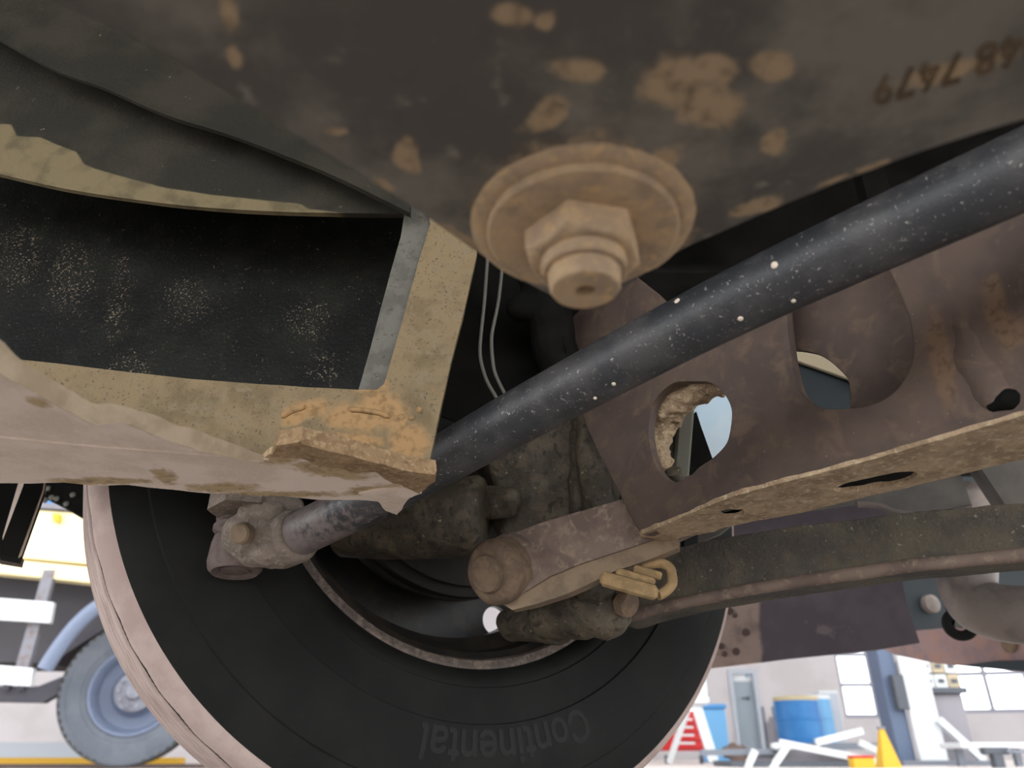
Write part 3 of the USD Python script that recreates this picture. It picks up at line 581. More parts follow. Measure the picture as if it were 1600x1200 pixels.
# ================================================================ K: the wheel
TH = .4998; WCN = np.array([-.1122, 1.1574, .517]); AX = np.array([math.sin(TH), -math.cos(TH), 0])
LEFT = np.array([-math.cos(TH), -math.sin(TH), 0]); WU = np.array([0, 0, 1.0])
def wp(off, r, a): return WCN + AX * off + r * (np.cos(a) * LEFT + np.sin(a) * WU)
def revolve(prof, n, grooves=None):
    prof = np.array(prof, float); ang = np.arange(n) * 2 * np.pi / n
    O, A = np.meshgrid(prof[:, 0], ang, indexing='ij'); R = np.repeat(prof[:, 1][:, None], n, 1)
    if grooves: R = R - grooves(O, A)
    V = WCN + O[..., None] * AX + R[..., None] * (np.cos(A)[..., None] * LEFT + np.sin(A)[..., None] * WU)
    i = np.arange(n); j = (i + 1) % n; f = []
    for q in range(len(prof) - 1):
        f += [np.stack([q * n + i, q * n + j, (q + 1) * n + j], 1), np.stack([q * n + i, (q + 1) * n + j, (q + 1) * n + i], 1)]
    t = trimesh.Trimesh(V.reshape(-1, 3), np.vstack(f), process=False)
    return t
def orient(t, c=None):                                              # make normals face outwards from the lathe's solid
    if t.volume < 0: t.invert()
    return t
t = Thing('road_wheel', 'large steered truck wheel with black inner sidewall and dusty ribbed tread', 'wheel')
def closed(prof, n=256): return orient(revolve(list(prof) + [prof[0]], n))
SW = [(.118, .310), (.128, .314), (.136, .322), (.140, .330), (.1405, .336), (.1435, .337), (.1445, .345), (.1475, .362), (.1500, .376), (.1500, .380), (.1535, .381), (.155, .400), (.1555, .420), (.154, .440), (.1515, .455), (.1495, .457), (.148, .470), (.1445, .484), (.1405, .495)]
t.part('inner_sidewall', closed(SW + [(.128, .488), (.11, .33)], 288), M['rubber'])
SWo = [(-o, r) for o, r in SW]
t.part('outer_sidewall', closed(SWo + [(-.128, .488), (-.11, .33)], 160), M['rubber'])
def groove(O, A):
    out = np.zeros_like(O)
    for k, (o, amp, w, dep) in enumerate([(.094, .0028, .0090, .018), (.046, .0016, .0030, .010), (.022, .0018, .0030, .010), (-.02, .003, .004, .012), (-.075, .003, .004, .012)]):
        c = o + amp * (2 / np.pi) * np.arcsin(np.sin(A * 52 + k * 1.3))
        out = np.maximum(out, dep * np.clip(1.4 - np.abs(O - c) / w, 0, 1))
    ph = (A * 52 / (2 * np.pi)) % 1
    for o0 in (.060, .034):
        out = np.maximum(out, .005 * (np.abs(O - o0 - (ph - .5) * .02) < .0016) * (np.abs(ph - .5) < .22))
    return out
def tread_mask(w):
    q = w - WCN; o = q @ AX; r = np.hypot(q @ LEFT, q @ WU); return np.clip((np.interp(np.abs(o), [0, .10, .122, .134, .1405], [.517, .5155, .512, .506, .4955]) - r - .0012) / .004, 0, 1)
offs = np.concatenate([np.linspace(.1405, .116, 6), np.linspace(.114, .0, 90), np.linspace(-.002, -.1405, 70)])
rad = np.interp(np.abs(offs), [0, .10, .122, .134, .1405], [.517, .5155, .512, .506, .4955])
tr = [(o, r) for o, r in zip(offs, rad)]
t.part('tread', orient(revolve(tr + [(-.128, .487), (.128, .487), tr[0]], 1080, lambda O, A: groove(O, A) * (np.abs(O) < .12) * 1.0)), M['tread'], 40, mask=tread_mask)
# lettering on the inner sidewall, tops outwards, read clockwise from the camera's side
txt = meshkit.text_mesh('Continental', .038, .0007, True); v = np.asarray(txt.vertices).copy(); W_ = v[:, 0].max()
txt = tm(m3.Manifold(m3.Mesh(np.asarray(txt.vertices, np.float32), np.asarray(txt.faces, np.uint32)))) if False else txt
txt = trimesh.Trimesh(*trimesh.remesh.subdivide_to_size(txt.vertices, txt.faces, .012)); v = np.asarray(txt.vertices)
a0 = math.radians(-90)
r_ = .388 + v[:, 1]; s_ = (v[:, 0] - W_ / 2) / .42 * .92
offt = np.interp(r_, [r for o, r in SW], [o for o, r in SW])
def angle_at(px, py, off):
    pl = Pl(WCN + AX * off, AX); h = pl.hit(px, py) - WCN; return math.atan2(h @ WU, h @ LEFT)
ac = angle_at(792, 1100, .155)
A_ = ac + s_ * 1.0                                                  # from the camera's side the word runs clockwise
txt.vertices = WCN + AX * (offt + v[:, 2] - .0002)[:, None] + r_[:, None] * (np.cos(A_)[:, None] * LEFT + np.sin(A_)[:, None] * WU)
t.part('sidewall_lettering', txt, M['rubber_text'], False, label='raised black Continental lettering')
# rim
rimp = [(.117, .318), (.1215, .316), (.123, .309), (.1205, .303), (.113, .300), (.108, .296), (.102, .289), (.06, .284), (.035, .262), (-.045, .262), (-.09, .284), (-.117, .300), (-.12, .316), (-.112, .309), (-.09, .292), (-.05, .272), (.03, .272), (.06, .294), (.10, .298), (.106, .305)]
t.part('rim_barrel', closed(rimp, 256), M['rim'])
t.part('rim_edge', closed([(.116, .3195), (.1235, .3175), (.1255, .309), (.1225, .3015), (.114, .2985), (.114, .301), (.1195, .304), (.1205, .311)], 256), M['flange_rim'])
# disc with ten hand holes
DO = -.075
pl_d = Pl(WCN + AX * DO, AX)
hole_a = angle_at(771, 970, DO); hh = pl_d.hit(771, 970) - WCN - AX * DO; hole_r = np.linalg.norm(hh)
g = Point(0, 0).buffer(.279, 64).difference(Point(0, 0).buffer(.10, 32))
for k in range(5):
    a = hole_a + k * 2 * math.pi / 5
    g = g.difference(Point(hole_r * math.cos(a), hole_r * math.sin(a)).buffer(.023, 16))
polys = [np.array(g.exterior.coords)[:-1].tolist()] + [np.array(i.coords)[:-1].tolist() for i in g.interiors]
dm = tm(m3.Manifold.extrude(m3.CrossSection(polys, m3.FillRule.EvenOdd), .012)); v = np.asarray(dm.vertices)
dm.vertices = WCN + np.outer(v[:, 0], LEFT) + np.outer(v[:, 1], WU) + np.outer(v[:, 2] + DO - .006, AX); dm.fix_normals()
t.part('disc', dm, M['rim'])
t.part('hub', closed([(-.10, 0.0001), (-.10, .12), (-.02, .13), (.0, .15), (.0, 0.0001)], 64), M['drum'])
dp = [(-.02, .0001), (-.02, .19), (.0, .203), (.02, .203), (.022, .208), (.03, .208), (.032, .203), (.06, .203), (.062, .21), (.075, .21), (.078, .2), (.078, .0001)]
t.part('brake_drum', closed(dp, 128), M['drum'])
t.part('backing_plate', closed([(.079, .0001), (.079, .19), (.083, .197), (.09, .197), (.092, .185), (.096, .12), (.096, .0001)], 96), M['drum'])
t.done()
# brake pipes in the dark gap above the tube
single('brake_pipe', tube(smoothline([P(762, 400, .95), P(757, 470, .93), P(750, 545, .91), P(757, 585, .90), P(776, 622, .90), P(800, 660, .91)], 8), .0022, 10), M['cable'], 'thin brake pipe in the dark gap beside the tan frame post', 'pipe')
single('brake_pipe', tube(smoothline([P(786, 400, .95), P(779, 470, .93), P(768, 530, .91), P(771, 572, .90), P(786, 610, .90), P(815, 650, .91)], 8), .0022, 10), M['cable'], 'thin brake pipe nearer the holed bracket in the dark gap', 'pipe')
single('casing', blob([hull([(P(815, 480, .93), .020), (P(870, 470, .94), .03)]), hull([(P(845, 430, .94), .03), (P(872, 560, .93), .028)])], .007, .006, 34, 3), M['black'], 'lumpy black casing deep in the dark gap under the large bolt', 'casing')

# ================================================================ things to the right, behind the axle
PL_ = vplane(P(1100, 980, 1.75), P(1440, 960, 1.62))
t = Thing('mudguard', 'purplish grey mudguard panel with a rusty left end behind the wheel', 'mudguard')
t.part('panel', rough(flat([(1030, 740), (1270, 740), (1400, 740), (1404, 880), (1418, 948), (1437, 1004), (1370, 1015), (1230, 1030), (1100, 1045), (1060, 1046)], PL_, .012, .02), .003, 6, 2), M['guard'], mask=stain_poly(PL_, [(1000, 850), (1185, 850), (1190, 1080), (1000, 1080)], .03))
hp = PL_.hit(1300, 745); t.part('hanger', box((hp[0], hp[1] + .03, (hp[2] + 1.298) / 2), (.05, .03, 1.298 - hp[2])), M['black'], False)
chips = [(1140, 955, .010), (1148, 962, .006), (1165, 988, .009), (1127, 1010, .008), (1150, 1018, .009), (1132, 1022, .007), (1125, 990, .006)]
for x, y, r in chips:
    c = PL_.hit(x, y); t.part('rust_chip', rough(lathe(c - PL_.n * .003, PL_.n, [(0, 0), (0, r), (.006, r * .9), (.0065, 0)], 14), .002, 90, int(x)), M['guard_spot'])
t.done()
t = Thing('curved_guard', 'grey curved sheet guard between the holed bracket and the axle bar', 'guard')
cg = [(1060, 850, 1.12), (1150, 838, 1.1), (1300, 800, 1.07), (1380, 790, 1.05), (1440, 796, 1.03)]
PCG = vplane(P(1100, 800, 1.12), P(1520, 780, .98))
t.part('sheet', rough(flat([(1090, 700), (1470, 690), (1500, 740), (1520, 790), (1490, 798), (1445, 803), (1400, 799), (1372, 789), (1350, 786), (1240, 800), (1150, 815), (1125, 835), (1090, 850)], PCG, .006, .012), .002, 9), M['greysheet'])
t.part('rolled_edge', tube(smoothline([PCG.hit(x, y) for x, y in [(1340, 788), (1372, 790), (1400, 800), (1445, 805), (1490, 799), (1516, 792)]], 6), .0045, 12), M['pipe'])
t.done()
t = Thing('cross_strut', 'slanting grey strut at the right between the bracket flange and the axle', 'strut')
t.part('cross_strut', rough(bar(P(1500, 640, .98), P(1640, 850, .98), .03, .062, up=(1, -.3, .6), bevel=.004, refine=.02), .001, 20), M['greysheet'])
t.done()
t = Thing('exhaust_pipe', 'bent grey-brown exhaust pipe dropping under the axle at the right', 'exhaust pipe')
ep = smoothline([P(1512, 760, 1.36), P(1512, 880, 1.32), P(1512, 915, 1.30), P(1524, 940, 1.28), P(1555, 955, 1.25), P(1610, 962, 1.21), P(1750, 968, 1.14)], 10)
t.part('exhaust_pipe', tube(ep, .047, 40), M['pipe'], True)
t.done()
t = Thing('frame_rail', 'rusty red frame rail behind the exhaust pipe at the right edge', 'frame rail')
PR = vplane(P(1430, 1000, 1.85), P(1600, 1010, 1.6))
t.part('rail', rough(flat([(1345, 1000), (1430, 985), (1500, 980), (1800, 985), (1800, 1060), (1600, 1050), (1520, 1042), (1460, 1036), (1400, 1023)], PR, .05, .02), .002, 12), M['redrail'])
fl_ = PR.hit(1578, 1007)
t.part('rail_bolt', lathe(fl_ - PR.n * .002, PR.n, [(0, 0), (0, .018), (.006, .018), (.008, .012), (.008, 0)], 24), M['bolt_rust'])
t.part('lower_flange', flat([(1500, 1040), (1560, 1032), (1800, 1030), (1800, 1046), (1640, 1052)], PR.shift(.004), .003), M['slate'], False)
t.done()
t = Thing('rubber_mount', 'black rubber ring mount hanging below the exhaust pipe', 'mount')
rc = P(1500, 975, 1.45); rn = (C0 - rc) / np.linalg.norm(C0 - rc)
ringp = [(.008 * math.sin(b), .022 + .010 * math.cos(b)) for b in np.linspace(0, 2 * np.pi, 17)]
t.part('ring', lathe(rc, rn, ringp, 32), M['rubber']); t.part('hanger', box((rc[0], rc[1] + .02, (rc[2] + 1.298) / 2), (.012, .012, 1.298 - rc[2])), M['black'], False); t.part('pin', lathe(rc - rn * .02, rn, [(0, 0), (0, .009), (.026, .009), (.028, 0)], 16), M['cable']); t.done()
t = Thing('rear_bulkhead', 'dark bulkhead filling the gap between mudguard and exhaust pipe', 'bulkhead')
PBH = Pl([0, 1.95, 0], [.25, -1, 0])
t.part('bulkhead', rough(flat([(1360, 700), (1900, 700), (1900, 1000), (1420, 1000), (1390, 900)], PBH, .02, .05), .006, 6), M['slate'])
t.part('bulkhead_bolt', lathe(PBH.hit(1450, 945), PBH.n, [(-.005, 0), (-.005, .026), (.02, .026), (.024, .016), (.024, 0)], 20), M['pipe'])
t.done()
# what shows through the two cut-outs of the bracket
PV = Pl(P(1120, 660, 1.0), [.5, -.6, -.55])
single('body_panel', flat([(1080, 560), (1180, 560), (1200, 700), (1160, 790), (1080, 790)], PV, .008), M['paleblue'], 'pale blue body panel glimpsed through the small cut-out', 'panel', smooth=False)
single('stay_bar', bar(P(1073, 600, .90), P(1060, 765, .90), .018, .02, up=(1, 0, .1), bevel=.003), M['struts'], 'grey-green stay bar behind the small cut-out of the bracket', 'stay bar')
single('arch_liner', flat([(1070, 600), (1084, 630), (1095, 665), (1120, 735), (1120, 790), (1052, 790), (1058, 700)], Pl(P(1090, 700, .95), [0, -1, 0]), .008), M['black'], 'black wedge of arch liner behind the stay bar', 'liner', smooth=False)
t = Thing('chassis_rail', 'dark slate chassis rail with a beige upper edge glimpsed through the large cut-out', 'chassis rail')
t.part('web', flat([(1195, 500), (1480, 500), (1480, 740), (1195, 720)], Pl([0, 1.06, 0], [.3, -1, 0]), .01), M['slate'], False)
t.part('upper_edge', flat([(1200, 520), (1300, 546), (1420, 610), (1420, 650), (1328, 592), (1236, 560), (1200, 556)], Pl([0, 1.045, 0], [.3, -1, 0]), .006), M['beige'], False)
hp = PY(1450, 560, 1.13); t.part('hanger', box((hp[0], hp[1] + .02, (hp[2] + 1.298) / 2), (.05, .03, 1.298 - hp[2])), M['black'], False)
t.done()
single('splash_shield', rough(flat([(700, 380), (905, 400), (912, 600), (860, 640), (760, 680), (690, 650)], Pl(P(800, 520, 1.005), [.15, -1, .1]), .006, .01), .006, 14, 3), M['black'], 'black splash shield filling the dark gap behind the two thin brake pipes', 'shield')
# black channel bars at the far left, and the perforated gusset
t = Thing('channel_bar', 'black channel bar with pale edges hanging at the far left under the flange', 'bar')
def hanging(pts, d, th):
    return flat(pts, Pl(P(*pts[0], d), [.3, -1, .2]), th)
t.part('face', hanging([(52, 700), (74, 700), (66, 765), (27, 872), (-4, 866), (36, 760)], 1.0, .018), M['black'], False)
t.part('edge_strip', hanging([(62, 738), (73, 738), (68, 765), (33, 866), (27, 872), (22, 866)], .985, .004), M['spot'], False)
t.part('foot', hanging([(-6, 852), (30, 862), (27, 873), (-8, 867)], .975, .03), M['bracket'], False, mask=lambda w: np.zeros(len(w)))
t.done()
t = Thing('channel_bar', 'leftmost black channel bar with a white inner edge under the flange', 'bar')
t.part('face', hanging([(0, 700), (40, 700), (34, 762), (4, 858), (-40, 850)], 1.06, .02), M['black'], False)
t.part('edge_strip', hanging([(33, 740), (45, 740), (43, 765), (16, 853), (5, 862), (4, 838)], 1.045, .004), M['flange_pink'], False, mask=lambda w: np.zeros(len(w)))
t.done()
t = Thing('gusset_plate', 'black gusset plate with a row of bolts beside the tyre tread at the left', 'gusset plate')
PGU = Pl(P(90, 770, 1.5), [.2, -1, .1])
hp = P(110, 742, 1.51); t.part('hanger', box((hp[0], hp[1] + .01, (hp[2] + 1.298) / 2), (.04, .012, 1.298 - hp[2])), M['black'], False)
t.part('plate', flat([(58, 735), (160, 735), (160, 826), (122, 805), (100, 792), (60, 772)], PGU, .012), M['black'], False)
for x, y in [(68, 771), (75, 764), (81, 778), (89, 780), (104, 788), (114, 774), (70, 782)]:
    t.part('bolt', lathe(PGU.hit(x, y) - PGU.n * .001, PGU.n, [(0, 0), (0, .0055), (.004, .0055), (.005, .003), (.005, 0)], 12), M['cable'])
t.done()

# ================================================================ the other truck (left background)
TY = 5.9
PT = Pl([0, TY, 0], [.12, -1, 0])
t = Thing('parked_truck', 'pale yellow truck with blue tarpaulin and white side guard rails parked at the left', 'truck')
t.part('side_box', flat([(-250, 775), (260, 812), (260, 892), (-250, 846)], PT, 1.6), M['creamtruck'], False, sub=[
    dict(name='corner_catch', mesh=flat([(83, 802), (93, 803), (93, 815), (83, 814)], PT.shift(.05), .04), mat=M['yellow'], smooth=False)])
t.part('side_rail', flat([(-250, 848), (260, 898), (260, 922), (-250, 870)], PT.shift(.05), .15), M['creamtruck'], False)
t.part('trim_strip', flat([(-250, 762), (260, 800), (260, 808), (-250, 770)], PT.shift(.03), .1), M['strutgrey'], False)
t.part('tarpaulin', flat([(-250, 640), (260, 640), (260, 802), (-250, 764)], PT, 1.5), M['tarpblue'], False)
t.part('chassis', flat([(-250, 870), (260, 905), (330, 1010), (160, 985), (120, 1010), (80, 1036), (-250, 1030)], PT.shift(-.35), .7), M['chassis_far'], False)
for nm, py0, py1, xe in (('guard_rail', 937, 968, 83), ('guard_rail', 1040, 1067, 52)):
    t.part(nm, flat([(-250, py0 - 22), (xe, py0 + 4), (xe - 6, py1 + 5), (-250, py1 - 16)], PT.shift(.12), .05), M['white'], False)
t.part('guard_strut', flat([(68, 890), (86, 890), (44, 1042), (24, 1042)], PT.shift(.06), .05), M['strutgrey'], False)
fa = [(30, 1062), (70, 1046), (96, 1006), (124, 972), (160, 944), (205, 930), (260, 926)]
fm = [PT.shift(.12).hit(x, y) for x, y in fa]; fmm = smoothline(fm[1:], 6)
t.part('fender', trimesh.util.concatenate([bar(a, b, .36, .05, up=(0, -1, 0)) if False else tube([a, (a + b) / 2, b], .052, 14) for a, b in zip(fmm[:-1], fmm[1:])]), M['rim_blue'])
t.part('crossmember', flat([(-250, 1072), (60, 1072), (110, 1052), (112, 1072), (66, 1098), (-250, 1092)], PT.shift(-.3), .08), M['chassis_far'], False)
t.part('hanger', flat([(8, 1060), (20, 1060), (12, 1078), (2, 1078)], PT.shift(-.26), .04), M['chassis_far'], False)
t.part('hanger', flat([(30, 1064), (38, 1064), (36, 1078), (26, 1078)], PT.shift(-.26), .04), M['chassis_far'], False)
t.done()
oc = P(214, 1081, 5.6); oax = np.array([.30, -1.0, -.0]); oax /= np.linalg.norm(oax); R2 = oc[2] - .002
k2 = R2 / .52
t = Thing('far_wheel', 'grey dusty wheel of the parked yellow truck at the lower left', 'wheel')
t.part('tyre', lathe(oc, oax, [(h * k2, r * k2) for h, r in [(-.14, .33), (-.16, .40), (-.15, .49), (-.13, .512), (.13, .512)]] + [(h * k2, r * k2) for h, r in [(.13, .50), (-.10, .33)]], 96), M['tyre_dark'])
t.part('sidewall', lathe(oc, oax, [(h * k2, r * k2) for h, r in [(.131, .508), (.146, .495), (.156, .455), (.152, .45), (.156, .44), (.155, .40), (.15, .36), (.142, .355), (.138, .318), (.12, .305), (.11, .33), (.10, .45)]], 96), M['tyre_grey'])
for k in range(56):
    a = k * 2 * math.pi / 56; _, u_, w_ = frame_of(oax); dr_ = np.cos(a) * u_ + np.sin(a) * w_
    if dr_[2] < -.97: continue
    t.part('tread_block', bar(oc + oax * .02 * k2 + dr_ * .506 * k2, oc + oax * .150 * k2 + dr_ * .496 * k2, .030 * k2, .016 * k2, up=dr_), M['tyre_grey'] if False else M['tyre_dark'], False)
t.part('rim', lathe(oc, oax, [(h * k2, r * k2) for h, r in [(.125, .318), (.15, .312), (.152, .300), (.13, .285), (.06, .275), (-.02, .262), (-.03, .18), (.0, .15), (.0, .0)]], 72), M['rim_blue'])
t.part('hub', lathe(oc, oax, [(h * k2, r * k2) for h, r in [(-.01, .0), (-.01, .15), (.09, .145), (.10, .13), (.11, .07), (.15, .06), (.16, .05), (.16, 0)]], 48), M['hub_grey'])
for k in range(10):
    a = k * 2 * math.pi / 10; _, u_, w_ = frame_of(oax)
    t.part('wheel_nut', lathe(oc + (np.cos(a) * u_ + np.sin(a) * w_) * .11 * k2 + oax * .095 * k2, oax, [(0, 0), (0, .017), (.03, .015), (.032, 0)], 6), M['hub_grey'])
t.done()
# low wall, yellow floor line and brown tiles at the far left
single('low_wall', box((-7.4, 8.6, .10), (7.0, .15, .20)), M['doorframe'], 'low grey wall at the foot of the far left background', 'wall', smooth=False)
single('kerb', box((-6.2, 8.0, .03), (6.0, .2, .06), bevel=.006), M['yellow'], 'yellow painted kerb on the workshop floor at the lower left', 'kerb')
single('trim_1', box((-5.6, 6.9, .004), (7.0, 1.9, .008)), M['brownfloor'], kind='structure', smooth=False)

# ================================================================ the workshop on the right
def cyl(o, r, h, n=40): return lathe(o, [0, 0, 1], [(0, 0), (0, r * .98), (.02, r), (h * .32, r), (h * .33, r * 1.03), (h * .35, r * 1.03), (h * .36, r), (h * .65, r), (h * .66, r * 1.03), (h * .68, r * 1.03), (h * .69, r), (h - .02, r), (h, r * .97), (h, 0)], n)
def ground(px, y): p = PY(px, 1180, y); return np.array([p[0], p[1], 0.0])
def zat(px, py, y): return PY(px, py, y)[2]
for (px, y, r, zt, mt, lid, lab) in [(1256, 11.5, .31, 1094, 'drum_blue', True, 'blue steel drum with a yellowed lid against the far wall'), (1283, 12.2, .26, 1092, 'drum_light', False, 'lighter blue drum half behind the yellow-lidded one')]:
    o = ground(px, y); h = zat(px, zt, y)
    t = Thing('oil_drum', lab, 'drum'); t.part('body', cyl(o, r, h), M[mt])
    t.part('lid', lathe(o + [0, 0, h - .012], [0, 0, 1], [(0, 0), (0, r * 1.01), (.05, r * 1.01), (.055, r * .9), (.055, 0)], 40), M['lid'] if lid else M['white']); t.done()
o = ground(1306, 13.0)
t = Thing('white_cabinet', 'white slim cabinet beside the blue drums', 'cabinet'); t.part('body', box(o + [0, 0, .5], (.30, .3, 1.0), bevel=.01), M['white'])
t.part('door', box(o + [0, -.16, .5], (.26, .02, .92)), M['doorframe']); t.done()
o = ground(1213, 12.6)
t = Thing('gas_trolley', 'small grey trolley against the wall between the door and the drums', 'trolley')
t.part('frame', cat(bar(o + [-.12, 0, .02], o + [-.08, .1, .75], .04, .04, up=(0, 1, 0)), bar(o + [.12, 0, .02], o + [.08, .1, .75], .04, .04, up=(0, 1, 0)), bar(o + [-.1, .05, .5], o + [.1, .05, .5], .03, .03)), M['steelgrey'])
t.part('bottle', lathe(o + [0, -.02, .04], [0, 0, 1], [(0, 0), (0, .09), (.45, .09), (.52, .05), (.56, .03), (.56, 0)], 20), M['greypanel']); t.done()
# lift column
cy = 7.6
def colpoly(px0, px1, y): a, b = ground(px0, y), ground(px1, y); return a, b
t = Thing('lift_column', 'tall vehicle lift column with a blue-grey side and a white face', 'lift column')
a, b = PY(1436, 1180, cy), PY(1453, 1180, cy)
o = np.array([PY(1457, 1180, cy)[0], cy, 0]); yaw = math.radians(-20)
w_col = .42
t.part('column', box(o + [.0, 0, 1.6], (w_col * .62, .05, 3.2), bevel=.01), M['white'])
t.part('side_plate', box(o + [-.215, .16, 1.6], (.16, .24, 3.2), bevel=.01), M['postblue'])
t.part('carriage', box(o + [-.19, -.02, .62], (.10, .08, .30)), M['darkgrey'])
t.part('base_plate', box(o + [0, .05, .02], (.8, .6, .04)), M['steelgrey'])
t.part('brace', bar(o + [.1, -.06, .38], o + [.42, -.06, .04], .06, .06, up=(0, 1, 0)), M['white'])
t.done()
o2 = np.array([PY(1506, 1180, cy)[0], cy + .25, 0])
t = Thing('control_cabinet', 'grey control cabinet to the right of the lift column', 'cabinet')
h_ = zat(1465, 1086, cy + .25)
t.part('body', box(o2 + [-.03, 0, h_ / 2], (.42, .3, h_), bevel=.01), M['greypanel'])
t.part('top_shelf', box(o2 + [-.05, -.02, h_ + .03], (.52, .38, .05)), M['darkgrey'])
t.part('foot', box(o2 + [0, 0, .012], (.5, .36, .024)), M['steelgrey'])
t.done()
lab_b = ['leftmost of the small white parts bins on the control cabinet, lower row', 'second white parts bin of the lower row on the control cabinet', 'third white parts bin of the lower row on the control cabinet', 'rightmost white parts bin of the lower row on the control cabinet',
         'leftmost white parts bin of the upper row on the control cabinet', 'second white parts bin of the upper row on the control cabinet', 'third white parts bin of the upper row on the control cabinet', 'rightmost white parts bin of the upper row on the control cabinet']
for r in range(2):
    for k in range(4):
        o = o2 + [-.25 + .125 * k, -.06, h_ + .055 + r * .135]
        t = Thing('parts_bin', lab_b[r * 4 + k], 'bin', 'parts bins on the control cabinet')
        t.part('body', tm(m3.Manifold.cube([.112, .22, .12], True) - m3.Manifold.cube([.10, .2, .12], True).translate([0, 0, .012])).apply_translation(o + [0, 0, .0601]), M['white'] if (k + r) % 3 else M['beige'], False)
        t.part('label_holder', box(o + [0, -.113, .06], (.06, .006, .04)), M['darkgrey']); t.done()
# low metal frames and rails in front
t = Thing('scissor_lift', 'low grey scissor lift frame with white rails at the bottom right', 'lift')
y0_ = 6.6
def q(px, py, y): return PY(px, py, y)
for (x0_, ya, x1_, yb) in [(1218, 1160, 1400, 1196), (1275, 1160, 1347, 1142), (1343, 1160, 1398, 1187), (1232, 1162, 1196, 1215), (1180, 1172, 1160, 1215)]:
    t.part('rail', bar(q(x0_, ya, y0_), q(x1_, yb, y0_ + .02), .05, .04, up=(0, 1, .01)), M['white'], False)
t.part('cross_tube', bar(q(1095, 1176, y0_ + .1), q(1222, 1174, y0_ + .1), .045, .045), M['steelgrey'], False)
t.part('side_panel', flat([(1232, 1166), (1330, 1184), (1330, 1212), (1210, 1212)], Pl([0, y0_ + .12, 0], [0, -1, 0]), .03), M['greypanel'], False)
t.part('side_panel', flat([(1175, 1178), (1222, 1178), (1212, 1212), (1168, 1212)], Pl([0, y0_ + .12, 0], [0, -1, 0]), .03), M['greypanel'], False)
t.part('deck', box(q(1320, 1166, y0_ + .6), (.55, .5, .05)), M['steelgrey'], False)
t.part('pad', box(q(1222, 1166, y0_ + .05), (.17, .1, .05), bevel=.015), M['white'], False)
t.part('base_frame', box(np.array([q(1270, 1190, y0_)[0], y0_ + .3, .02]), (1.3, .6, .04)), M['darkgrey'], False)
t.done()
o = np.array([q(1385, 1180, 6.4)[0], 6.4, 0]); h = zat(1385, 1139, 6.4)
t = Thing('axle_stand', 'yellow tapering axle stand in front of the lift column', 'axle stand')
t.part('cone', tm(m3.Manifold.cylinder(h, .10, .022, 4).rotate([0, 0, 45])).apply_translation(o), M['yellow'], False)
t.part('saddle', box(o + [0, 0, h + .008], (.05, .05, .016)), M['steelgrey'], False); t.done()
o = np.array([q(1346, 1190, 6.2)[0], 6.2, 0]); h = zat(1346, 1184, 6.2)
t = Thing('tool_case', 'small yellow and orange case on the floor beside the yellow axle stand', 'case')
t.part('body', box(o + [0, 0, h / 2], (.16, .1, h), bevel=.005), M['yellow']); t.part('lid', box(o + [0, 0, h + .008], (.165, .105, .016)), M['red']); t.done()
# red cabinet, white trestle and blue bin at the tyre's right
o = ground(1062, 8.6); h = zat(1062, 1112, 8.6)
t = Thing('tool_trolley', 'red tool trolley half hidden behind the tyre', 'tool trolley')
t.part('body', box(o + [.02, 0, h / 2 + .06], (.44, .4, h - .12), bevel=.01), M['red'])
for k in range(4): t.part('drawer', box(o + [.02, -.21, .14 + k * (h - .2) / 4 + .03], (.40, .02, (h - .2) / 4 - .03)), M['red'], sub=[dict(name='handle', mesh=box(o + [.02, -.225, .14 + k * (h - .2) / 4 + .05], (.2, .012, .018)), mat=M['white'])])
for sx in (-.16, .2): t.part('castor', lathe(o + [sx, -.1, .04], [1, 0, 0], [(-.015, 0), (-.015, .04), (.015, .04), (.015, 0)], 16), M['darkgrey'])
t.done()
t = Thing('step_ladder', 'white A-frame step ladder in front of the red trolley', 'ladder')
yl = 7.8
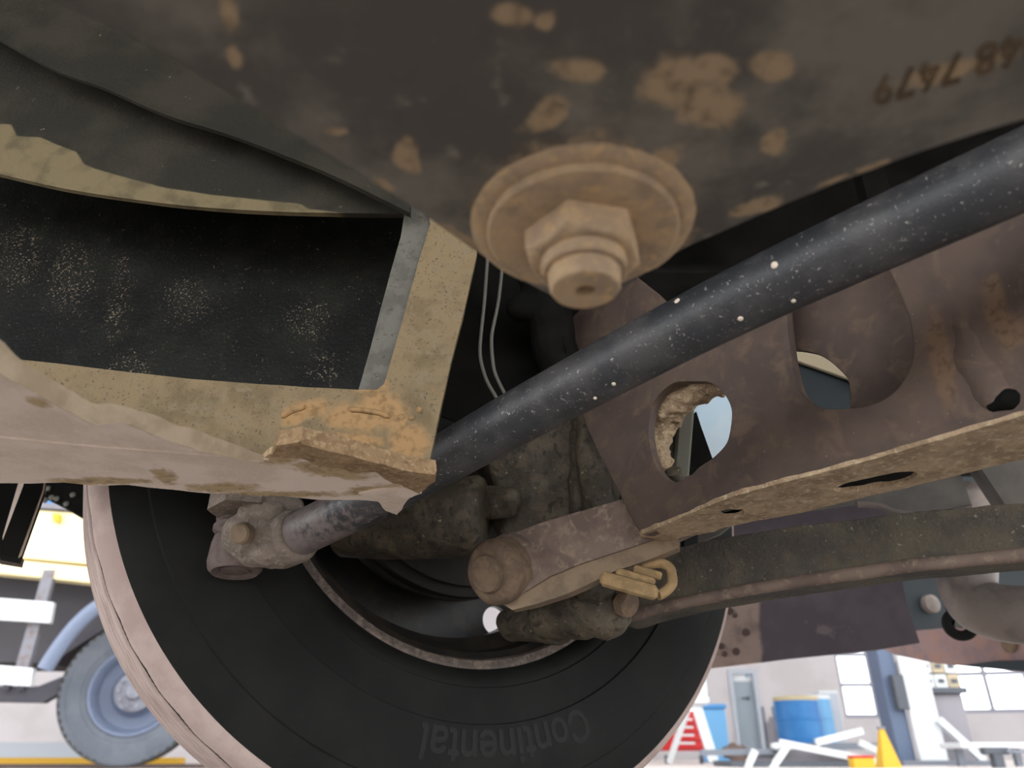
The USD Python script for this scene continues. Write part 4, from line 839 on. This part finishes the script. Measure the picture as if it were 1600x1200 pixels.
for (x0_, ya, x1_, yb, dy) in [(1083, 1098, 1112, 1190, 0), (1078, 1098, 1046, 1196, .35), (1090, 1098, 1118, 1188, .03)]:
    a, b = q(x0_, ya, yl), q(x1_, yb, yl + dy); b[2] = max(b[2], .02)
    t.part('leg', bar(a, b, .05, .05, up=(0, 1, .1)), M['white'], False)
t.part('top_step', box(q(1085, 1094, yl), (.26, .16, .09), bevel=.02), M['white'])
t.part('tool_tray', box(q(1092, 1068, yl), (.14, .12, .26), bevel=.03), M['white'])
t.done()
o = ground(1117, 9.8); h = zat(1112, 1108, 9.8)
t = Thing('waste_bin', 'pale blue bin with a darker blue lid behind the step ladder', 'bin')
t.part('body', box(o + [0, 0, h / 2], (.30, .3, h), bevel=.02), M['drum_light']); t.part('lid', box(o + [0, 0, h + .025], (.33, .33, .05), bevel=.01), M['bluebin']); t.done()
single('rag_heap', blob([hull([(q(1135, 1176, 7.4), .05), (q(1160, 1176, 7.4), .06)]), hull([(q(1145, 1170, 7.4), .05), (q(1155, 1190, 7.4), .07)])], .015, .012, 14, 2), M['rust_lump'], 'brown heap of rags in front of the grey door', 'rags')
t = Thing('workbench', 'white-topped workbench with a dark vice at the lower right corner', 'workbench')
yb_ = 6.9
t.part('top', box(q(1540, 1165, yb_), (.60, .35, .045), bevel=.008), M['white'])
o = q(1540, 1165, yb_)
for sx in (-.24, .24): t.part('leg', bar(o + [sx, 0, -.02], [o[0] + sx, o[1], .0], .05, .05, up=(0, 1, 0)), M['steelgrey'], False)
t.done()
t = Thing('vice', 'dark bench vice in front of the white workbench', 'vice')
o = np.array([q(1556, 1180, 6.3)[0], 6.3, 0]); z_ = zat(1556, 1178, 6.3)
t.part('post', box(o + [0, 0, z_ / 2], (.07, .07, z_)), M['darkgrey'], False); t.part('jaw', box(o + [0, 0, z_ + .02], (.20, .08, .05), bevel=.01), M['darkgrey']); t.part('handle', bar(o + [.05, -.06, z_ + .02], o + [.22, -.06, z_ + .01], .02, .02), M['steelgrey'], False)
t.done()
